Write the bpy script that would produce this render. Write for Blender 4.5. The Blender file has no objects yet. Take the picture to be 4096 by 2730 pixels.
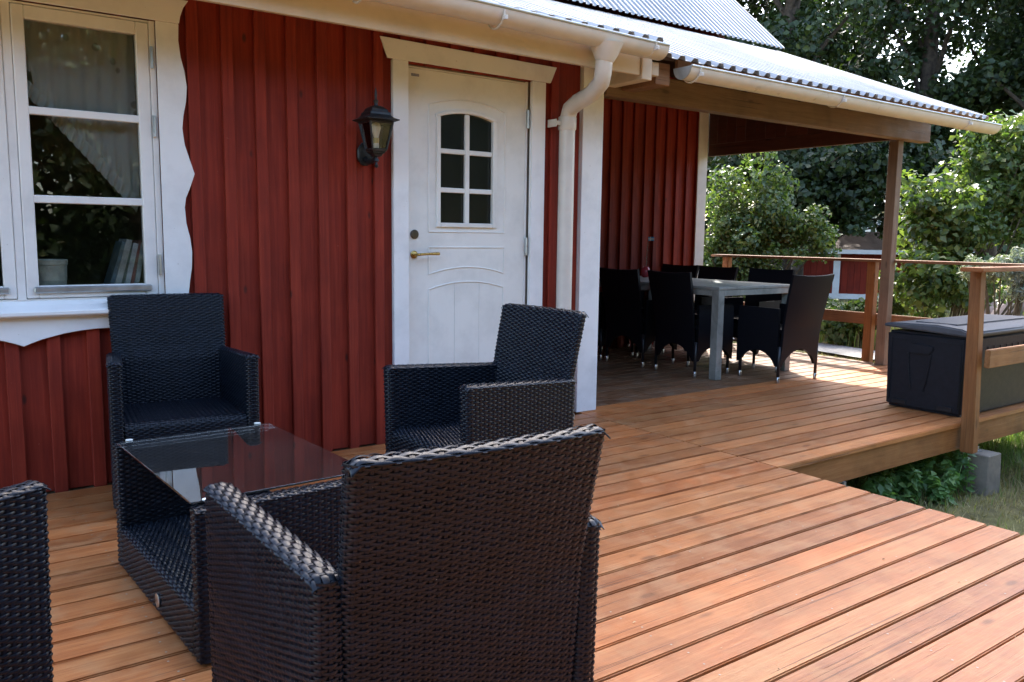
import bpy, bmesh, math, random
import numpy as np
from mathutils import Matrix, Vector
rng = np.random.default_rng(7); random.seed(7)
sc = bpy.context.scene
COL = sc.collection
R = math.radians

# ------------------------------------------------------------------ camera
cam_d = bpy.data.cameras.new('camera'); cam = bpy.data.objects.new('camera', cam_d); COL.objects.link(cam)
CAM = np.array([-2.2951, -4.1971, 1.1678])
yaw, pit, rol = R(35.9315), R(7.1697), R(.7274)
Fw = np.array([math.sin(yaw)*math.cos(pit), math.cos(yaw)*math.cos(pit), -math.sin(pit)])
r0 = np.array([math.cos(yaw), -math.sin(yaw), 0]); u0 = np.cross(r0, Fw)
Rt = math.cos(rol)*r0 + math.sin(rol)*u0; Up = -math.sin(rol)*r0 + math.cos(rol)*u0
cam.matrix_world = Matrix(((Rt[0], Up[0], -Fw[0], CAM[0]), (Rt[1], Up[1], -Fw[1], CAM[1]), (Rt[2], Up[2], -Fw[2], CAM[2]), (0, 0, 0, 1)))
cam_d.sensor_width = 36; cam_d.sensor_fit = 'HORIZONTAL'; cam_d.lens = 3320.97/4096*36
cam_d.clip_start = .02; cam_d.clip_end = 800
sc.camera = cam

# ------------------------------------------------------------------ sky, sun, exposure
SUN_TO = np.array([.577, .60, 1.0]); SUN_TO /= np.linalg.norm(SUN_TO)      # towards the sun
EL = math.asin(SUN_TO[2]); AZ = math.atan2(SUN_TO[0], SUN_TO[1])
w = bpy.data.worlds.new('World'); sc.world = w; w.use_nodes = True
nt = w.node_tree; bg = nt.nodes['Background']
sky = nt.nodes.new('ShaderNodeTexSky'); sky.sky_type = 'NISHITA'; sky.sun_disc = False
sky.sun_elevation = EL; sky.sun_rotation = AZ; sky.air_density = 1.0; sky.dust_density = 2.2; sky.ozone_density = .3
nt.links.new(sky.outputs[0], bg.inputs[0]); bg.inputs[1].default_value = .15
sl = bpy.data.lights.new('sun', 'SUN'); sl.energy = 2.6; sl.angle = R(.9); sl.color = (1, .955, .885)
so = bpy.data.objects.new('sun', sl); COL.objects.link(so)
so.rotation_euler = Vector(SUN_TO).to_track_quat('Z', 'Y').to_euler(); so.location = (8, 8, 14)
vs = sc.view_settings; vs.view_transform = 'Standard'; vs.look = 'None'; vs.gamma = 1; vs.use_curve_mapping = False
vs.exposure = 2.62
sc.cycles.max_bounces = 10; sc.cycles.transparent_max_bounces = 24
sc.cycles.caustics_reflective = False; sc.cycles.caustics_refractive = False

# ------------------------------------------------------------------ helpers: objects
def tag(o, label=None, cat=None, group=None, kind=None):
    if label: o['label'] = label
    if cat: o['category'] = cat
    if group: o['group'] = group
    if kind: o['kind'] = kind
    return o
def empty(name, loc=(0, 0, 0), rz=0, parent=None):
    o = bpy.data.objects.new(name, None); COL.objects.link(o); o.location = loc; o.rotation_euler = (0, 0, rz); o.empty_display_size = .1
    if parent: o.parent = parent
    return o
def link(name, me, mat, parent=None, loc=None, rot=None):
    if mat is not None and not me.materials: me.materials.append(mat)
    o = bpy.data.objects.new(name, me); COL.objects.link(o)
    if parent: o.parent = parent
    if loc is not None: o.location = loc
    if rot is not None: o.rotation_euler = rot
    return o
def mesh_np(name, V, F, smooth=False):
    V = np.asarray(V, np.float32).reshape(-1, 3); F = np.asarray(F, np.int32); k = F.shape[1]
    me = bpy.data.meshes.new(name)
    me.vertices.add(len(V)); me.vertices.foreach_set('co', V.ravel())
    me.loops.add(F.size); me.loops.foreach_set('vertex_index', F.ravel())
    me.polygons.add(len(F)); me.polygons.foreach_set('loop_start', np.arange(0, F.size, k, dtype=np.int32))
    me.polygons.foreach_set('loop_total', np.full(len(F), k, np.int32))
    if smooth: me.polygons.foreach_set('use_smooth', np.ones(len(F), bool))
    me.update(calc_edges=True); me.validate()
    return me
def pyd(name, V, F, smooth=False):
    me = bpy.data.meshes.new(name); me.from_pydata([tuple(map(float, v)) for v in V], [], [tuple(map(int, f)) for f in F]); me.update()
    if smooth:
        for p in me.polygons: p.use_smooth = True
    return me
class MB:
    """collects shapes for one mesh"""
    def __init__(s): s.V = []; s.F = []
    def add(s, V, F):
        n = len(s.V); s.V += [tuple(map(float, v)) for v in V]; s.F += [tuple(n+int(i) for i in f) for f in F]; return s
    def box(s, lo, hi):
        x0, y0, z0 = lo; x1, y1, z1 = hi
        return s.add([(x0, y0, z0), (x1, y0, z0), (x1, y1, z0), (x0, y1, z0), (x0, y0, z1), (x1, y0, z1), (x1, y1, z1), (x0, y1, z1)],
                     [(0, 3, 2, 1), (4, 5, 6, 7), (0, 1, 5, 4), (1, 2, 6, 5), (2, 3, 7, 6), (3, 0, 4, 7)])
    def prism(s, poly, a, b, axis=1):
        """polygon (two coords) extruded along axis from a to b"""
        n = len(poly)
        def P(p, t):
            q = [p[0], p[1]]; q.insert(axis, t); return q
        V = [P(p, a) for p in poly] + [P(p, b) for p in poly]
        F = [tuple(range(n)), tuple(range(2*n-1, n-1, -1))] + [(i, (i+1) % n, n+(i+1) % n, n+i) for i in range(n)]
        return s.add(V, F)
    def tube(s, pts, rad, n=10, cap=True, ref=None):
        pts = [np.array(p, float) for p in pts]
        if np.isscalar(rad): rad = [rad]*len(pts)
        V = []; F = []; nrm = None
        for i, p in enumerate(pts):
            t = pts[min(i+1, len(pts)-1)] - pts[max(i-1, 0)]; t /= (np.linalg.norm(t)+1e-9)
            if nrm is None:
                a = np.array([0, 0, 1.]) if abs(t[2]) < .9 else np.array([1., 0, 0])
                nrm = np.cross(t, a)
            nrm = nrm - t*np.dot(nrm, t); nrm /= (np.linalg.norm(nrm)+1e-9); b = np.cross(t, nrm)
            for k in range(n):
                a = 2*math.pi*k/n; V.append(p + rad[i]*(math.cos(a)*nrm + math.sin(a)*b))
        for i in range(len(pts)-1):
            for k in range(n):
                F.append((i*n+k, i*n+(k+1) % n, (i+1)*n+(k+1) % n, (i+1)*n+k))
        if cap: F.append(tuple(range(n-1, -1, -1))); F.append(tuple((len(pts)-1)*n+k for k in range(n)))
        return s.add(V, F)
    def lathe(s, prof, c=(0, 0, 0), n=16, axis=2):
        V = []; F = []
        for r, z in prof:
            for k in range(n):
                a = 2*math.pi*k/n; q = [r*math.cos(a), r*math.sin(a)]; q.insert(axis, z) if axis != 2 else q.append(z)
                V.append([q[j]+c[j] for j in range(3)])
        m = len(prof)
        for i in range(m-1):
            for k in range(n): F.append((i*n+k, i*n+(k+1) % n, (i+1)*n+(k+1) % n, (i+1)*n+k))
        F.append(tuple(range(n-1, -1, -1))); F.append(tuple((m-1)*n+k for k in range(n)))
        return s.add(V, F)
    def build(s, name, mat, parent=None, bevel=0, seg=1, smooth=False, loc=None, rot=None):
        me = pyd(name, s.V, s.F)
        bm = bmesh.new(); bm.from_mesh(me)
        bmesh.ops.recalc_face_normals(bm, faces=bm.faces)
        if bevel:
            es = [e for e in bm.edges if len(e.link_faces) == 2 and e.calc_face_angle(0) > .6]
            bmesh.ops.bevel(bm, geom=es, offset=bevel, segments=seg, affect='EDGES', clamp_overlap=True)
        bm.to_mesh(me); bm.free()
        if smooth:
            for p in me.polygons: p.use_smooth = True
            try: me.set_sharp_from_angle(angle=R(40))
            except Exception: pass
        return link(name, me, mat, parent, loc, rot)
def bx(name, lo, hi, mat, parent=None, bevel=.002, seg=1):
    c = [(a+b)/2 for a, b in zip(lo, hi)]
    return MB().box([a-m for a, m in zip(lo, c)], [b-m for b, m in zip(hi, c)]).build(name, mat, parent, bevel, seg, loc=c)
def copy_tree(o, parent=None):
    c = o.copy(); COL.objects.link(c); c.parent = parent
    for ch in list(o.children): copy_tree(ch, c)
    return c

# ------------------------------------------------------------------ helpers: materials
class NT:
    def __init__(s, name):
        s.m = bpy.data.materials.new(name); s.m.use_nodes = True; s.t = s.m.node_tree; s.t.nodes.clear()
        s.out = s.t.nodes.new('ShaderNodeOutputMaterial')
    def n(s, typ, props=None, **inp):
        nd = s.t.nodes.new('ShaderNode'+typ)
        for k, v in (props or {}).items(): setattr(nd, k, v)
        for k, v in inp.items(): s.set(nd, k.replace('_', ' '), v)
        return nd
    def set(s, nd, k, v):
        key = int(k[1:]) if (k[0] == 'i' and k[1:].isdigit()) else k
        sk = nd.inputs[key]
        if isinstance(v, bpy.types.NodeSocket): s.t.links.new(v, sk)
        elif hasattr(v, 'outputs'): s.t.links.new(v.outputs[0], sk)
        else:
            if sk.type == 'RGBA' and len(v) == 3: v = (*v, 1)
            sk.default_value = v
    def ramp(s, fac, stops, interp='LINEAR'):
        nd = s.t.nodes.new('ShaderNodeValToRGB'); s.set(nd, 'Fac', fac); cr = nd.color_ramp; cr.interpolation = interp
        while len(cr.elements) < len(stops): cr.elements.new(.5)
        for e, (p, c) in zip(cr.elements, stops):
            e.position = p; e.color = (*c, 1) if hasattr(c, '__len__') else (c, c, c, 1)
        return nd
    def mix(s, fac, a, b, mode='MIX'):
        nd = s.t.nodes.new('ShaderNodeMix'); nd.data_type = 'RGBA'; nd.blend_type = mode
        s.set(nd, 'i0', fac); s.set(nd, 'i6', a); s.set(nd, 'i7', b); return nd.outputs[2]
    def math(s, op, a, b=0.):
        nd = s.t.nodes.new('ShaderNodeMath'); nd.operation = op; s.set(nd, 'i0', a); s.set(nd, 'i1', b); return nd.outputs[0]
    def coords(s, kind='Object', scale=(1, 1, 1), rand=0.):
        tc = s.t.nodes.new('ShaderNodeTexCoord'); mp = s.t.nodes.new('ShaderNodeMapping'); mp.inputs['Scale'].default_value = scale
        src = tc.outputs[kind]
        if rand:
            oi = s.t.nodes.new('ShaderNodeObjectInfo')
            va = s.t.nodes.new('ShaderNodeVectorMath'); va.operation = 'SCALE'; va.inputs[0].default_value = (rand, rand*.77, rand*.31)
            s.t.links.new(oi.outputs['Random'], va.inputs['Scale'])
            ad = s.t.nodes.new('ShaderNodeVectorMath'); ad.operation = 'ADD'
            s.t.links.new(src, ad.inputs[0]); s.t.links.new(va.outputs[0], ad.inputs[1]); src = ad.outputs[0]
        s.t.links.new(src, mp.inputs['Vector']); return mp.outputs[0]
    def noise(s, vec, scale=5., detail=4., rough=.55, dist=0.):
        return s.n('TexNoise', None, Vector=vec, Scale=scale, Detail=detail, Roughness=rough, Distortion=dist)
    def bump(s, h, strength=.3, dist=.01, normal=None):
        b = s.n('Bump', None, Height=h, Strength=strength, Distance=dist)
        if normal is not None: s.set(b, 'Normal', normal)
        return b
    def pbsdf(s, color, rough=.6, metal=0., spec=.5, normal=None, **kw):
        p = s.t.nodes.new('ShaderNodeBsdfPrincipled')
        s.set(p, 'Base Color', color); s.set(p, 'Roughness', rough); s.set(p, 'Metallic', metal); s.set(p, 'Specular IOR Level', spec)
        if normal is not None: s.set(p, 'Normal', normal)
        for k, v in kw.items(): s.set(p, k.replace('_', ' '), v)
        return p
    def done(s, sh): s.t.links.new(sh.outputs[0], s.out.inputs['Surface']); return s.m

def simple(name, color, rough=.6, metal=0., spec=.5, var=.12, vscale=6., bump=0., bscale=80.):
    t = NT(name); v = t.coords('Object'); nz = t.noise(v, vscale, 5)
    c2 = tuple(max(0, c*(1-var*2)) for c in color)
    col = t.ramp(nz.outputs['Fac'], [(.35, c2), (.65, color)])
    rr = t.math('ADD', t.math('MULTIPLY', t.math('SUBTRACT', nz.outputs['Fac'], .5), .25), rough)
    nm = t.bump(t.noise(v, bscale, 3).outputs['Fac'], bump, .003) if bump else None
    return t.done(t.pbsdf(col, rr, metal, spec, nm))

def wood(name, base, dark, light, axis=0, rough=.5, knots=True, blotch=.5, spec=.4, grey=None, rand=37., blue=0.):
    """oiled/painted wood, grain along an axis"""
    t = NT(name)
    st = [22, 22, 22]; st[axis] = 1.1
    v = t.coords('Object', (1, 1, 1), rand); vg = t.n('Mapping', None, Vector=v, Scale=tuple(st))
    fine = t.noise(vg, 3.2, 7, .65, .6); ring = t.noise(vg, .9, 3, .5, 1.5)
    big = t.noise(v, 2.3, 4, .6, .4); mid = t.noise(v, 9, 5, .65)
    st2 = [150, 150, 150]; st2[axis] = 3.5
    fin2 = t.noise(t.n('Mapping', None, Vector=v, Scale=tuple(st2)), 1.4, 4, .7, .2)
    g = t.math('ADD', t.math('ADD', t.math('MULTIPLY', fine.outputs['Fac'], .38), t.math('MULTIPLY', ring.outputs['Fac'], .27)), t.math('MULTIPLY', fin2.outputs['Fac'], .35))
    col = t.ramp(g, [(.34, dark), (.5, base), (.66, light)]).outputs[0]
    oi = t.n('ObjectInfo'); rv = oi.outputs['Random']
    lum = t.ramp(rv, [(0, .66), (.35, 1.0), (.7, .82), (1, 1.2)]).outputs[0]
    col = t.mix(1., col, lum, 'MULTIPLY')
    warm = t.ramp(t.math('FRACT', t.math('MULTIPLY', rv, 7.31)), [(0, (1.1, .97, .88)), (1, (.93, 1.02, 1.08))]).outputs[0]
    col = t.mix(.8, col, warm, 'MULTIPLY')
    bl = t.ramp(big.outputs['Fac'], [(.36, (.62, .60, .60)), (.52, (1, 1, 1)), (.66, (1.18, 1.1, 1.05))]).outputs[0]
    col = t.mix(blotch, col, bl, 'MULTIPLY')
    if grey:
        gm = t.ramp(mid.outputs['Fac'], [(.48, 0.), (.66, 1.)]).outputs[0]
        col = t.mix(t.math('MULTIPLY', gm, grey[1]), col, grey[0])
    hgt = g
    if knots:
        vk = t.n('Mapping', None, Vector=v, Scale=tuple(3.2 if i == axis else 8.5 for i in range(3)))
        vo = t.n('TexVoronoi', {'feature': 'F1'}, Vector=vk, Scale=1.0, Randomness=1.)
        km = t.ramp(vo.outputs['Distance'], [(.06, 1.), (.09, .8), (.13, .25), (.17, 0.)]).outputs[0]
        sel = t.math('GREATER_THAN', t.n('SeparateColor', None, Color=vo.outputs['Color']).outputs[0], .45)
        km = t.math('MULTIPLY', km, sel)
        col = t.mix(t.math('MULTIPLY', km, .75), col, tuple(c*.45 for c in dark))
    st3 = [75, 75, 75]; st3[axis] = .9
    ck = t.noise(t.n('Mapping', None, Vector=v, Scale=tuple(st3)), 1., 2, .5, .3)
    cm = t.ramp(ck.outputs['Fac'], [(.690, 0.), (.705, 1.)]).outputs[0]
    col = t.mix(t.math('MULTIPLY', cm, .7), col, tuple(c*.35 for c in dark))
    rg = t.math('ADD', t.math('MULTIPLY', t.math('SUBTRACT', mid.outputs['Fac'], .5), .5), rough)
    nm = t.bump(t.math('SUBTRACT', hgt, t.math('MULTIPLY', cm, .5)), .5, .004)
    return t.done(t.pbsdf(col, rg, 0, spec, nm))

M = {}
M['deck'] = wood('deck_wood', (.425, .150, .046), (.28, .086, .025), (.56, .245, .09), 0, .46, True, .6, .42, grey=((.42, .24, .11), .35))
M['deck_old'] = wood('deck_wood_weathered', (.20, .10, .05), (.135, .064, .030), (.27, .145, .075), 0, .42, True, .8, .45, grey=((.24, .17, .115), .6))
M['rail'] = wood('rail_wood', (.32, .135, .045), (.21, .08, .026), (.42, .2, .08), 2, .55, True, .6, .3)
M['railx'] = wood('rail_wood_x', (.36, .14, .045), (.24, .085, .026), (.46, .2, .075), 0, .55, True, .6, .3)
M['raily'] = wood('rail_wood_y', (.26, .125, .058), (.18, .08, .036), (.35, .19, .1), 1, .5, True, .6, .3)
M['beam'] = wood('beam_wood', (.24, .13, .066), (.17, .085, .042), (.31, .18, .1), 0, .6, True, .5, .3)
M['post'] = wood('post_wood', (.24, .17, .115), (.17, .115, .078), (.30, .22, .155), 2, .6, True, .5, .3)
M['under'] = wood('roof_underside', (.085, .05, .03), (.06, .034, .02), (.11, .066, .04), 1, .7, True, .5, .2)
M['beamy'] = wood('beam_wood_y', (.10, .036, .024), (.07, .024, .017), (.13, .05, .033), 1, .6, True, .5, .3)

def red_paint():
    t = NT('red_paint'); v = t.coords('Object', (1, 1, 1), 23.)
    vg = t.n('Mapping', None, Vector=v, Scale=(30, 30, 1.2)); g = t.noise(vg, 2., 6, .6, .5); big = t.noise(v, 3., 4)
    col = t.ramp(g.outputs['Fac'], [(.3, (.18, .017, .0080)), (.5, (.238, .0235, .0100)), (.72, (.295, .036, .0155))]).outputs[0]
    rv = t.n('ObjectInfo').outputs['Random']
    col = t.mix(1., col, t.ramp(rv, [(0, .80), (.5, 1.05), (1, .92)]).outputs[0], 'MULTIPLY')
    col = t.mix(.6, col, t.ramp(big.outputs['Fac'], [(.35, (.72, .68, .68)), (.6, (1.08, 1.08, 1.08))]).outputs[0], 'MULTIPLY')
    vk = t.n('Mapping', None, Vector=v, Scale=(9, 9, 4.2)); vo = t.n('TexVoronoi', None, Vector=vk, Scale=1.)
    km = t.ramp(vo.outputs['Distance'], [(.04, 1.), (.075, .7), (.12, 0.)]).outputs[0]
    km = t.math('MULTIPLY', km, t.math('GREATER_THAN', t.n('SeparateColor', None, Color=vo.outputs['Color']).outputs[0], .5))
    col = t.mix(t.math('MULTIPLY', km, .9), col, (.06, .015, .010))
    fl = t.noise(v, 55, 3, .7); wear = t.ramp(fl.outputs['Fac'], [(.71, 0.), (.76, 1.)]).outputs[0]
    col = t.mix(t.math('MULTIPLY', wear, .3), col, (.42, .2, .15))
    h = t.math('ADD', g.outputs['Fac'], t.math('MULTIPLY', km, -.6))
    return t.done(t.pbsdf(col, .68, 0, .3, t.bump(h, .45, .004)))
M['red'] = red_paint()
def white_paint(name, c=(.82, .82, .81), axis=2, rough=.5):
    t = NT(name); v = t.coords('Object', (1, 1, 1), 11.)
    st = [26, 26, 26]; st[axis] = 1.
    g = t.noise(t.n('Mapping', None, Vector=v, Scale=tuple(st)), 2., 5); big = t.noise(v, 4., 5, .65)
    col = t.ramp(big.outputs['Fac'], [(.3, tuple(x*.86 for x in c)), (.55, c)]).outputs[0]
    sp = t.noise(v, 60., 2); col = t.mix(t.ramp(sp.outputs['Fac'], [(.73, 0.), (.78, .35)]).outputs[0], col, (.35, .31, .26))
    return t.done(t.pbsdf(col, rough, 0, .4, t.bump(g.outputs['Fac'], .12, .003)))
M['white'] = white_paint('white_paint'); M['whitex'] = white_paint('white_paint_x', axis=0)
M['door'] = white_paint('door_paint', (.79, .78, .735), 2, .38)
M['sash'] = white_paint('sash_paint', (.80, .79, .76), 2, .35)
M['cream'] = white_paint('cream_board', (.64, .52, .37), 0, .55)
M['gutter'] = simple('gutter_paint', (.66, .61, .54), .32, 0, .5, .05, 9, .03, 60)
M['zinc'] = simple('zinc', (.48, .5, .5), .4, .8, .5, .15, 14)
def roof_metal():
    t = NT('roof_metal'); v = t.coords('Object', (1, 1, 1), 19.)
    vs_ = t.n('Mapping', None, Vector=v, Scale=(9, .7, .7)); st = t.noise(vs_, 2., 5); sp = t.noise(v, 34., 4, .75); big = t.noise(v, 1.4, 4)
    col = t.ramp(st.outputs['Fac'], [(.3, (.29, .295, .30)), (.6, (.38, .385, .39))]).outputs[0]
    d = t.ramp(sp.outputs['Fac'], [(.60, 0.), (.70, 1.)]).outputs[0]
    d = t.math('MULTIPLY', d, t.ramp(big.outputs['Fac'], [(.42, .15), (.65, .8)]).outputs[0])
    col = t.mix(d, col, (.12, .12, .11))
    return t.done(t.pbsdf(col, .52, .35, .5, t.bump(sp.outputs['Fac'], .1, .003)))
M['roof'] = roof_metal()
M['black_metal'] = simple('lantern_metal', (.028, .031, .034), .42, .3, .5, .3, 30, .3, 200)
M['brass'] = simple('brass', (.55, .36, .11), .28, 1., .5, .2, 40)
M['steel'] = simple('steel', (.6, .6, .6), .3, 1., .5, .1, 40)
M['lockdark'] = simple('lock_metal', (.16, .14, .12), .4, .9)
M['dark'] = simple('dark_inside', (.012, .011, .010), .9)
M['roomwall'] = simple('room_wall', (.30, .26, .2), .9)
M['rattan'] = None
def rattan(name, col, rough):
    t = NT(name); v = t.coords('Object'); nz = t.noise(v, 25., 3); fine = t.noise(v, 420., 2)
    c = t.ramp(nz.outputs['Fac'], [(.3, tuple(x*.7 for x in col)), (.7, tuple(x*1.25 for x in col))]).outputs[0]
    sp = t.noise(v, 130., 2, .5); dust = t.ramp(sp.outputs['Fac'], [(.76, 0.), (.79, .6)]).outputs[0]
    c = t.mix(dust, c, (.35, .34, .32))
    rg = t.math('ADD', t.math('MULTIPLY', nz.outputs['Fac'], .2), rough-.1)
    return t.done(t.pbsdf(c, rg, 0, .25, t.bump(fine.outputs['Fac'], .15, .001)))
M['rattan'] = rattan('black_rattan', (.0066, .0095, .0160), .33)
def bump_weave():
    t = NT('black_weave'); v = t.coords('UV', (1, 1, 1))
    br = t.n('TexBrick', {'offset': .5}, Vector=v, Scale=1., Color1=(1, 1, 1), Color2=(.8, .8, .8), Mortar=(0, 0, 0))
    br.inputs['Mortar Size'].default_value = .0016; br.inputs['Mortar Smooth'].default_value = 1.; br.inputs['Brick Width'].default_value = .03; br.inputs['Row Height'].default_value = .009
    c = t.mix(br.outputs['Fac'], (.007, .008, .012), (.002, .002, .003))
    return t.done(t.pbsdf(c, .5, 0, .18, t.bump(br.outputs['Fac'], -.9, .004)))
M['weave'] = bump_weave()
M['tube'] = simple('black_tube', (.014, .015, .018), .4)
M['plastic'] = simple('black_plastic', (.014, .015, .020), .5, 0, .25, .15, 30, .25, 160)
M['lid'] = simple('grey_lid', (.085, .088, .10), .55, 0, .4, .12, 8, .35, 120)
M['concrete'] = simple('concrete', (.26, .225, .18), .9, 0, .2, .15, 12, .5, 60)
def table_grey():
    t = NT('grey_table'); v = t.coords('Object'); a = t.noise(v, 5., 6, .65, .8); b = t.noise(v, 30., 4, .7)
    col = t.ramp(a.outputs['Fac'], [(.3, (.15, .16, .145)), (.5, (.25, .26, .235)), (.7, (.32, .33, .30))]).outputs[0]
    col = t.mix(t.ramp(b.outputs['Fac'], [(.6, 0.), (.7, .5)]).outputs[0], col, (.14, .15, .15))
    return t.done(t.pbsdf(col, .42, 0, .4, t.bump(b.outputs['Fac'], .1, .003)))
M['tgrey'] = table_grey()
def glass(name, tint=(.9, .95, .93), ior=1.5, dirt=0., refl=1., rough=0.):
    t = NT(name)
    tr = t.n('BsdfTransparent', None, Color=tint); gl = t.n('BsdfGlossy', None, Color=(.95, .95, .95), Roughness=rough)
    fr = t.n('Fresnel', None, IOR=ior)
    mx = t.n('MixShader', None, i0=t.math('MINIMUM', t.math('MULTIPLY', fr.outputs[0], refl), 1.), i1=tr, i2=gl)
    if dirt:
        v = t.coords('Object'); nz = t.noise(v, 70., 3, .7); n2 = t.noise(v, 6., 3)
        dm = t.math('ADD', t.math('MULTIPLY', t.ramp(nz.outputs['Fac'], [(.66, 0.), (.73, 1.)]).outputs[0], dirt), t.math('MULTIPLY', n2.outputs['Fac'], dirt*.12))
        df = t.n('BsdfDiffuse', None, Color=(.6, .58, .55)); mx = t.n('MixShader', None, i0=dm, i1=mx, i2=df)
    return t.done(mx)
M['win_glass'] = glass('window_glass', (.95, .97, .96), 1.5, 0, .85)
M['table_glass'] = glass('table_glass', (.90, .95, .93), 1.5, .13, 2.0)
M['lamp_glass'] = glass('lamp_glass', (.88, .87, .86), 1.35, 0., 1.)
M['pane_dark'] = glass('door_glass', (.25, .32, .28), 1.5, .10, 1.6, .22)
def leaf(name, c1, c2, c3, rough=.42, tl=.35):
    t = NT(name); ri = t.n('NewGeometry').outputs['Random Per Island']
    col = t.ramp(ri, [(0, c1), (.45, c2), (.9, c3), (1., tuple(min(1, x*1.5) for x in c3))]).outputs[0]
    p = t.pbsdf(col, rough, 0, .45); tb = t.n('BsdfTranslucent', None, Color=t.mix(1., col, (1.5, 1.7, .7), 'MULTIPLY'))
    return t.done(t.n('MixShader', None, i0=tl, i1=p, i2=tb))
M['lilac'] = leaf('lilac_leaf', (.050, .088, .026), (.082, .128, .036), (.135, .17, .050), .4, .33)
M['lilac2'] = leaf('lilac_leaf_light', (.05, .088, .024), (.082, .130, .036), (.145, .175, .055), .38, .34)
M['oak'] = leaf('tree_leaf', (.014, .030, .010), (.024, .044, .014), (.040, .062, .019), .5, .25)
M['olive'] = leaf('olive_leaf', (.16, .19, .15), (.24, .27, .22), (.34, .36, .31), .5, .15)
M['weed'] = leaf('weed_leaf', (.085, .17, .055), (.12, .23, .075), (.18, .28, .09), .4, .4)
M['grass'] = leaf('grass_blade', (.07, .14, .028), (.12, .20, .045), (.2, .22, .075), .55, .35)
M['drygrass'] = leaf('dry_grass_blade', (.16, .135, .055), (.27, .215, .10), (.38, .31, .17), .6, .3)
M['bark'] = simple('bark', (.085, .065, .05), .9, 0, .2, .3, 9, .8, 40)
M['stem'] = simple('stem', (.14, .11, .07), .8, 0, .2, .2, 20)
M['gravel'] = simple('gravel', (.34, .32, .29), .95, 0, .2, .2, 40, .7, 90)
def ground_mat():
    t = NT('ground_soil'); v = t.coords('Object'); a = t.noise(v, .35, 5, .6); b = t.noise(v, 6., 6, .7)
    c = t.ramp(a.outputs['Fac'], [(.38, (.11, .12, .04)), (.55, (.22, .18, .075)), (.68, (.30, .245, .12))]).outputs[0]
    c = t.mix(t.ramp(b.outputs['Fac'], [(.4, .7), (.65, 0.)]).outputs[0], c, (.06, .055, .03))
    return t.done(t.pbsdf(c, .95, 0, .1, t.bump(b.outputs['Fac'], .6, .03)))
M['ground'] = ground_mat()
M['stone'] = simple('garden_stone', (.34, .28, .25), .9, 0, .2, .2, 7, .6, 30)
M['curtain'] = None
def curtain_mat():
    t = NT('curtain_cloth'); v = t.coords('Object'); vo = t.n('TexVoronoi', None, Vector=v, Scale=11.)
    k = t.ramp(vo.outputs['Distance'], [(.16, 1.), (.24, 0.)]).outputs[0]
    k = t.math('MULTIPLY', k, t.math('GREATER_THAN', t.n('SeparateColor', None, Color=vo.outputs['Color']).outputs[0], .6))
    c = t.mix(t.math('MULTIPLY', k, .7), (.80, .80, .74), (.28, .25, .2))
    d = t.pbsdf(c, .9, 0, .1); tb = t.n('BsdfTranslucent', None, Color=c)
    mx = t.n('MixShader', None, i0=.3, i1=d, i2=tb)
    return t.done(t.n('MixShader', None, i0=.38, i1=mx, i2=t.n('BsdfTransparent', None)))
M['curtain'] = curtain_mat()

# ================================================================== SETTING
def ground_z(x, y): return -.5
gv = []; n = 60
for j in range(n+1):
    for i in range(n+1):
        a = (i/n*2-1); b = (j/n*2-1)
        x = 3+math.copysign(abs(a)**2.2, a)*300; y = 0+math.copysign(abs(b)**2.2, b)*300
        d = math.hypot(x-2, y); z = -.5+.03*math.sin(x*1.7)*math.cos(y*1.3)*(1 if d < 40 else 0)+max(0, d-30)*.012
        gv.append((x, y, z))
gf = [(j*(n+1)+i, j*(n+1)+i+1, (j+1)*(n+1)+i+1, (j+1)*(n+1)+i) for j in range(n) for i in range(n)]
tag(link('ground', pyd('ground', gv, gf, True), M['ground']), kind='structure')
pv = []
for k in range(41):
    y = -12+k*.9; x = 8.75+.35*math.sin(y*.25)
    pv += [(x-.42-.06*math.sin(y*3.1), y, -.462), (x+.42+.06*math.sin(y*2.3), y, -.462)]
tag(link('gravel_path', pyd('gravel_path', pv, [(2*k, 2*k+1, 2*k+3, 2*k+2) for k in range(40)]), M['gravel']), kind='structure')

# ---------------------------------------------------------------- deck
deck = tag(empty('deck', (1.29, -1.62, 0)), kind='structure')
D0 = np.array([1.29, -1.62, 0.])
PW, PP, PT = .1195, .1297, .028
def plank_mesh(nm, L):
    o = MB().box((-L/2, -PW/2, -PT), (L/2, PW/2, 0))
    me = pyd(nm, o.V, o.F); bm = bmesh.new(); bm.from_mesh(me)
    bmesh.ops.recalc_face_normals(bm, faces=bm.faces)
    bmesh.ops.bevel(bm, geom=[e for e in bm.edges if abs(e.verts[0].co.x-e.verts[1].co.x) > .1 and e.verts[0].co.z > -.01], offset=.004, segments=2, affect='EDGES')
    bm.to_mesh(me); bm.free(); return me
XL = -4.6
def place_planks(y0, y1, x0, x1, mat, jit=.004):
    me = plank_mesh('plank', x1-x0); me.materials.append(mat)
    k0 = math.floor((y0+1.62)/PP+1e-6); y = -1.62+k0*PP+PP/2
    while y < y1:
        if y > y0:
            o = link('plank', me, None, deck, (((x0+x1)/2+random.uniform(-jit, jit))-D0[0], y+random.uniform(-.0012, .0012)-D0[1], random.uniform(-.0012, .0)))
            o.rotation_euler = (random.uniform(-.006, .006), 0, random.uniform(-.0006, .0006))
        y += PP
place_planks(-6.3, -.03, XL, 1.288, M['deck'])
place_planks(-1.62, .03, 1.294, 5.225, M['deck'])
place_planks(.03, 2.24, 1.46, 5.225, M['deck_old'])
def dpart(name, lo, hi, mat, bevel=.003): 
    o = bx(name, lo, hi, mat, None, bevel); o.parent = deck; o.location = [a-b for a, b in zip(o.location, D0)]; return o
dpart('fascia_board', (1.31, -1.598, -.19), (5.2, -1.553, -.031), M['railx'])
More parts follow.
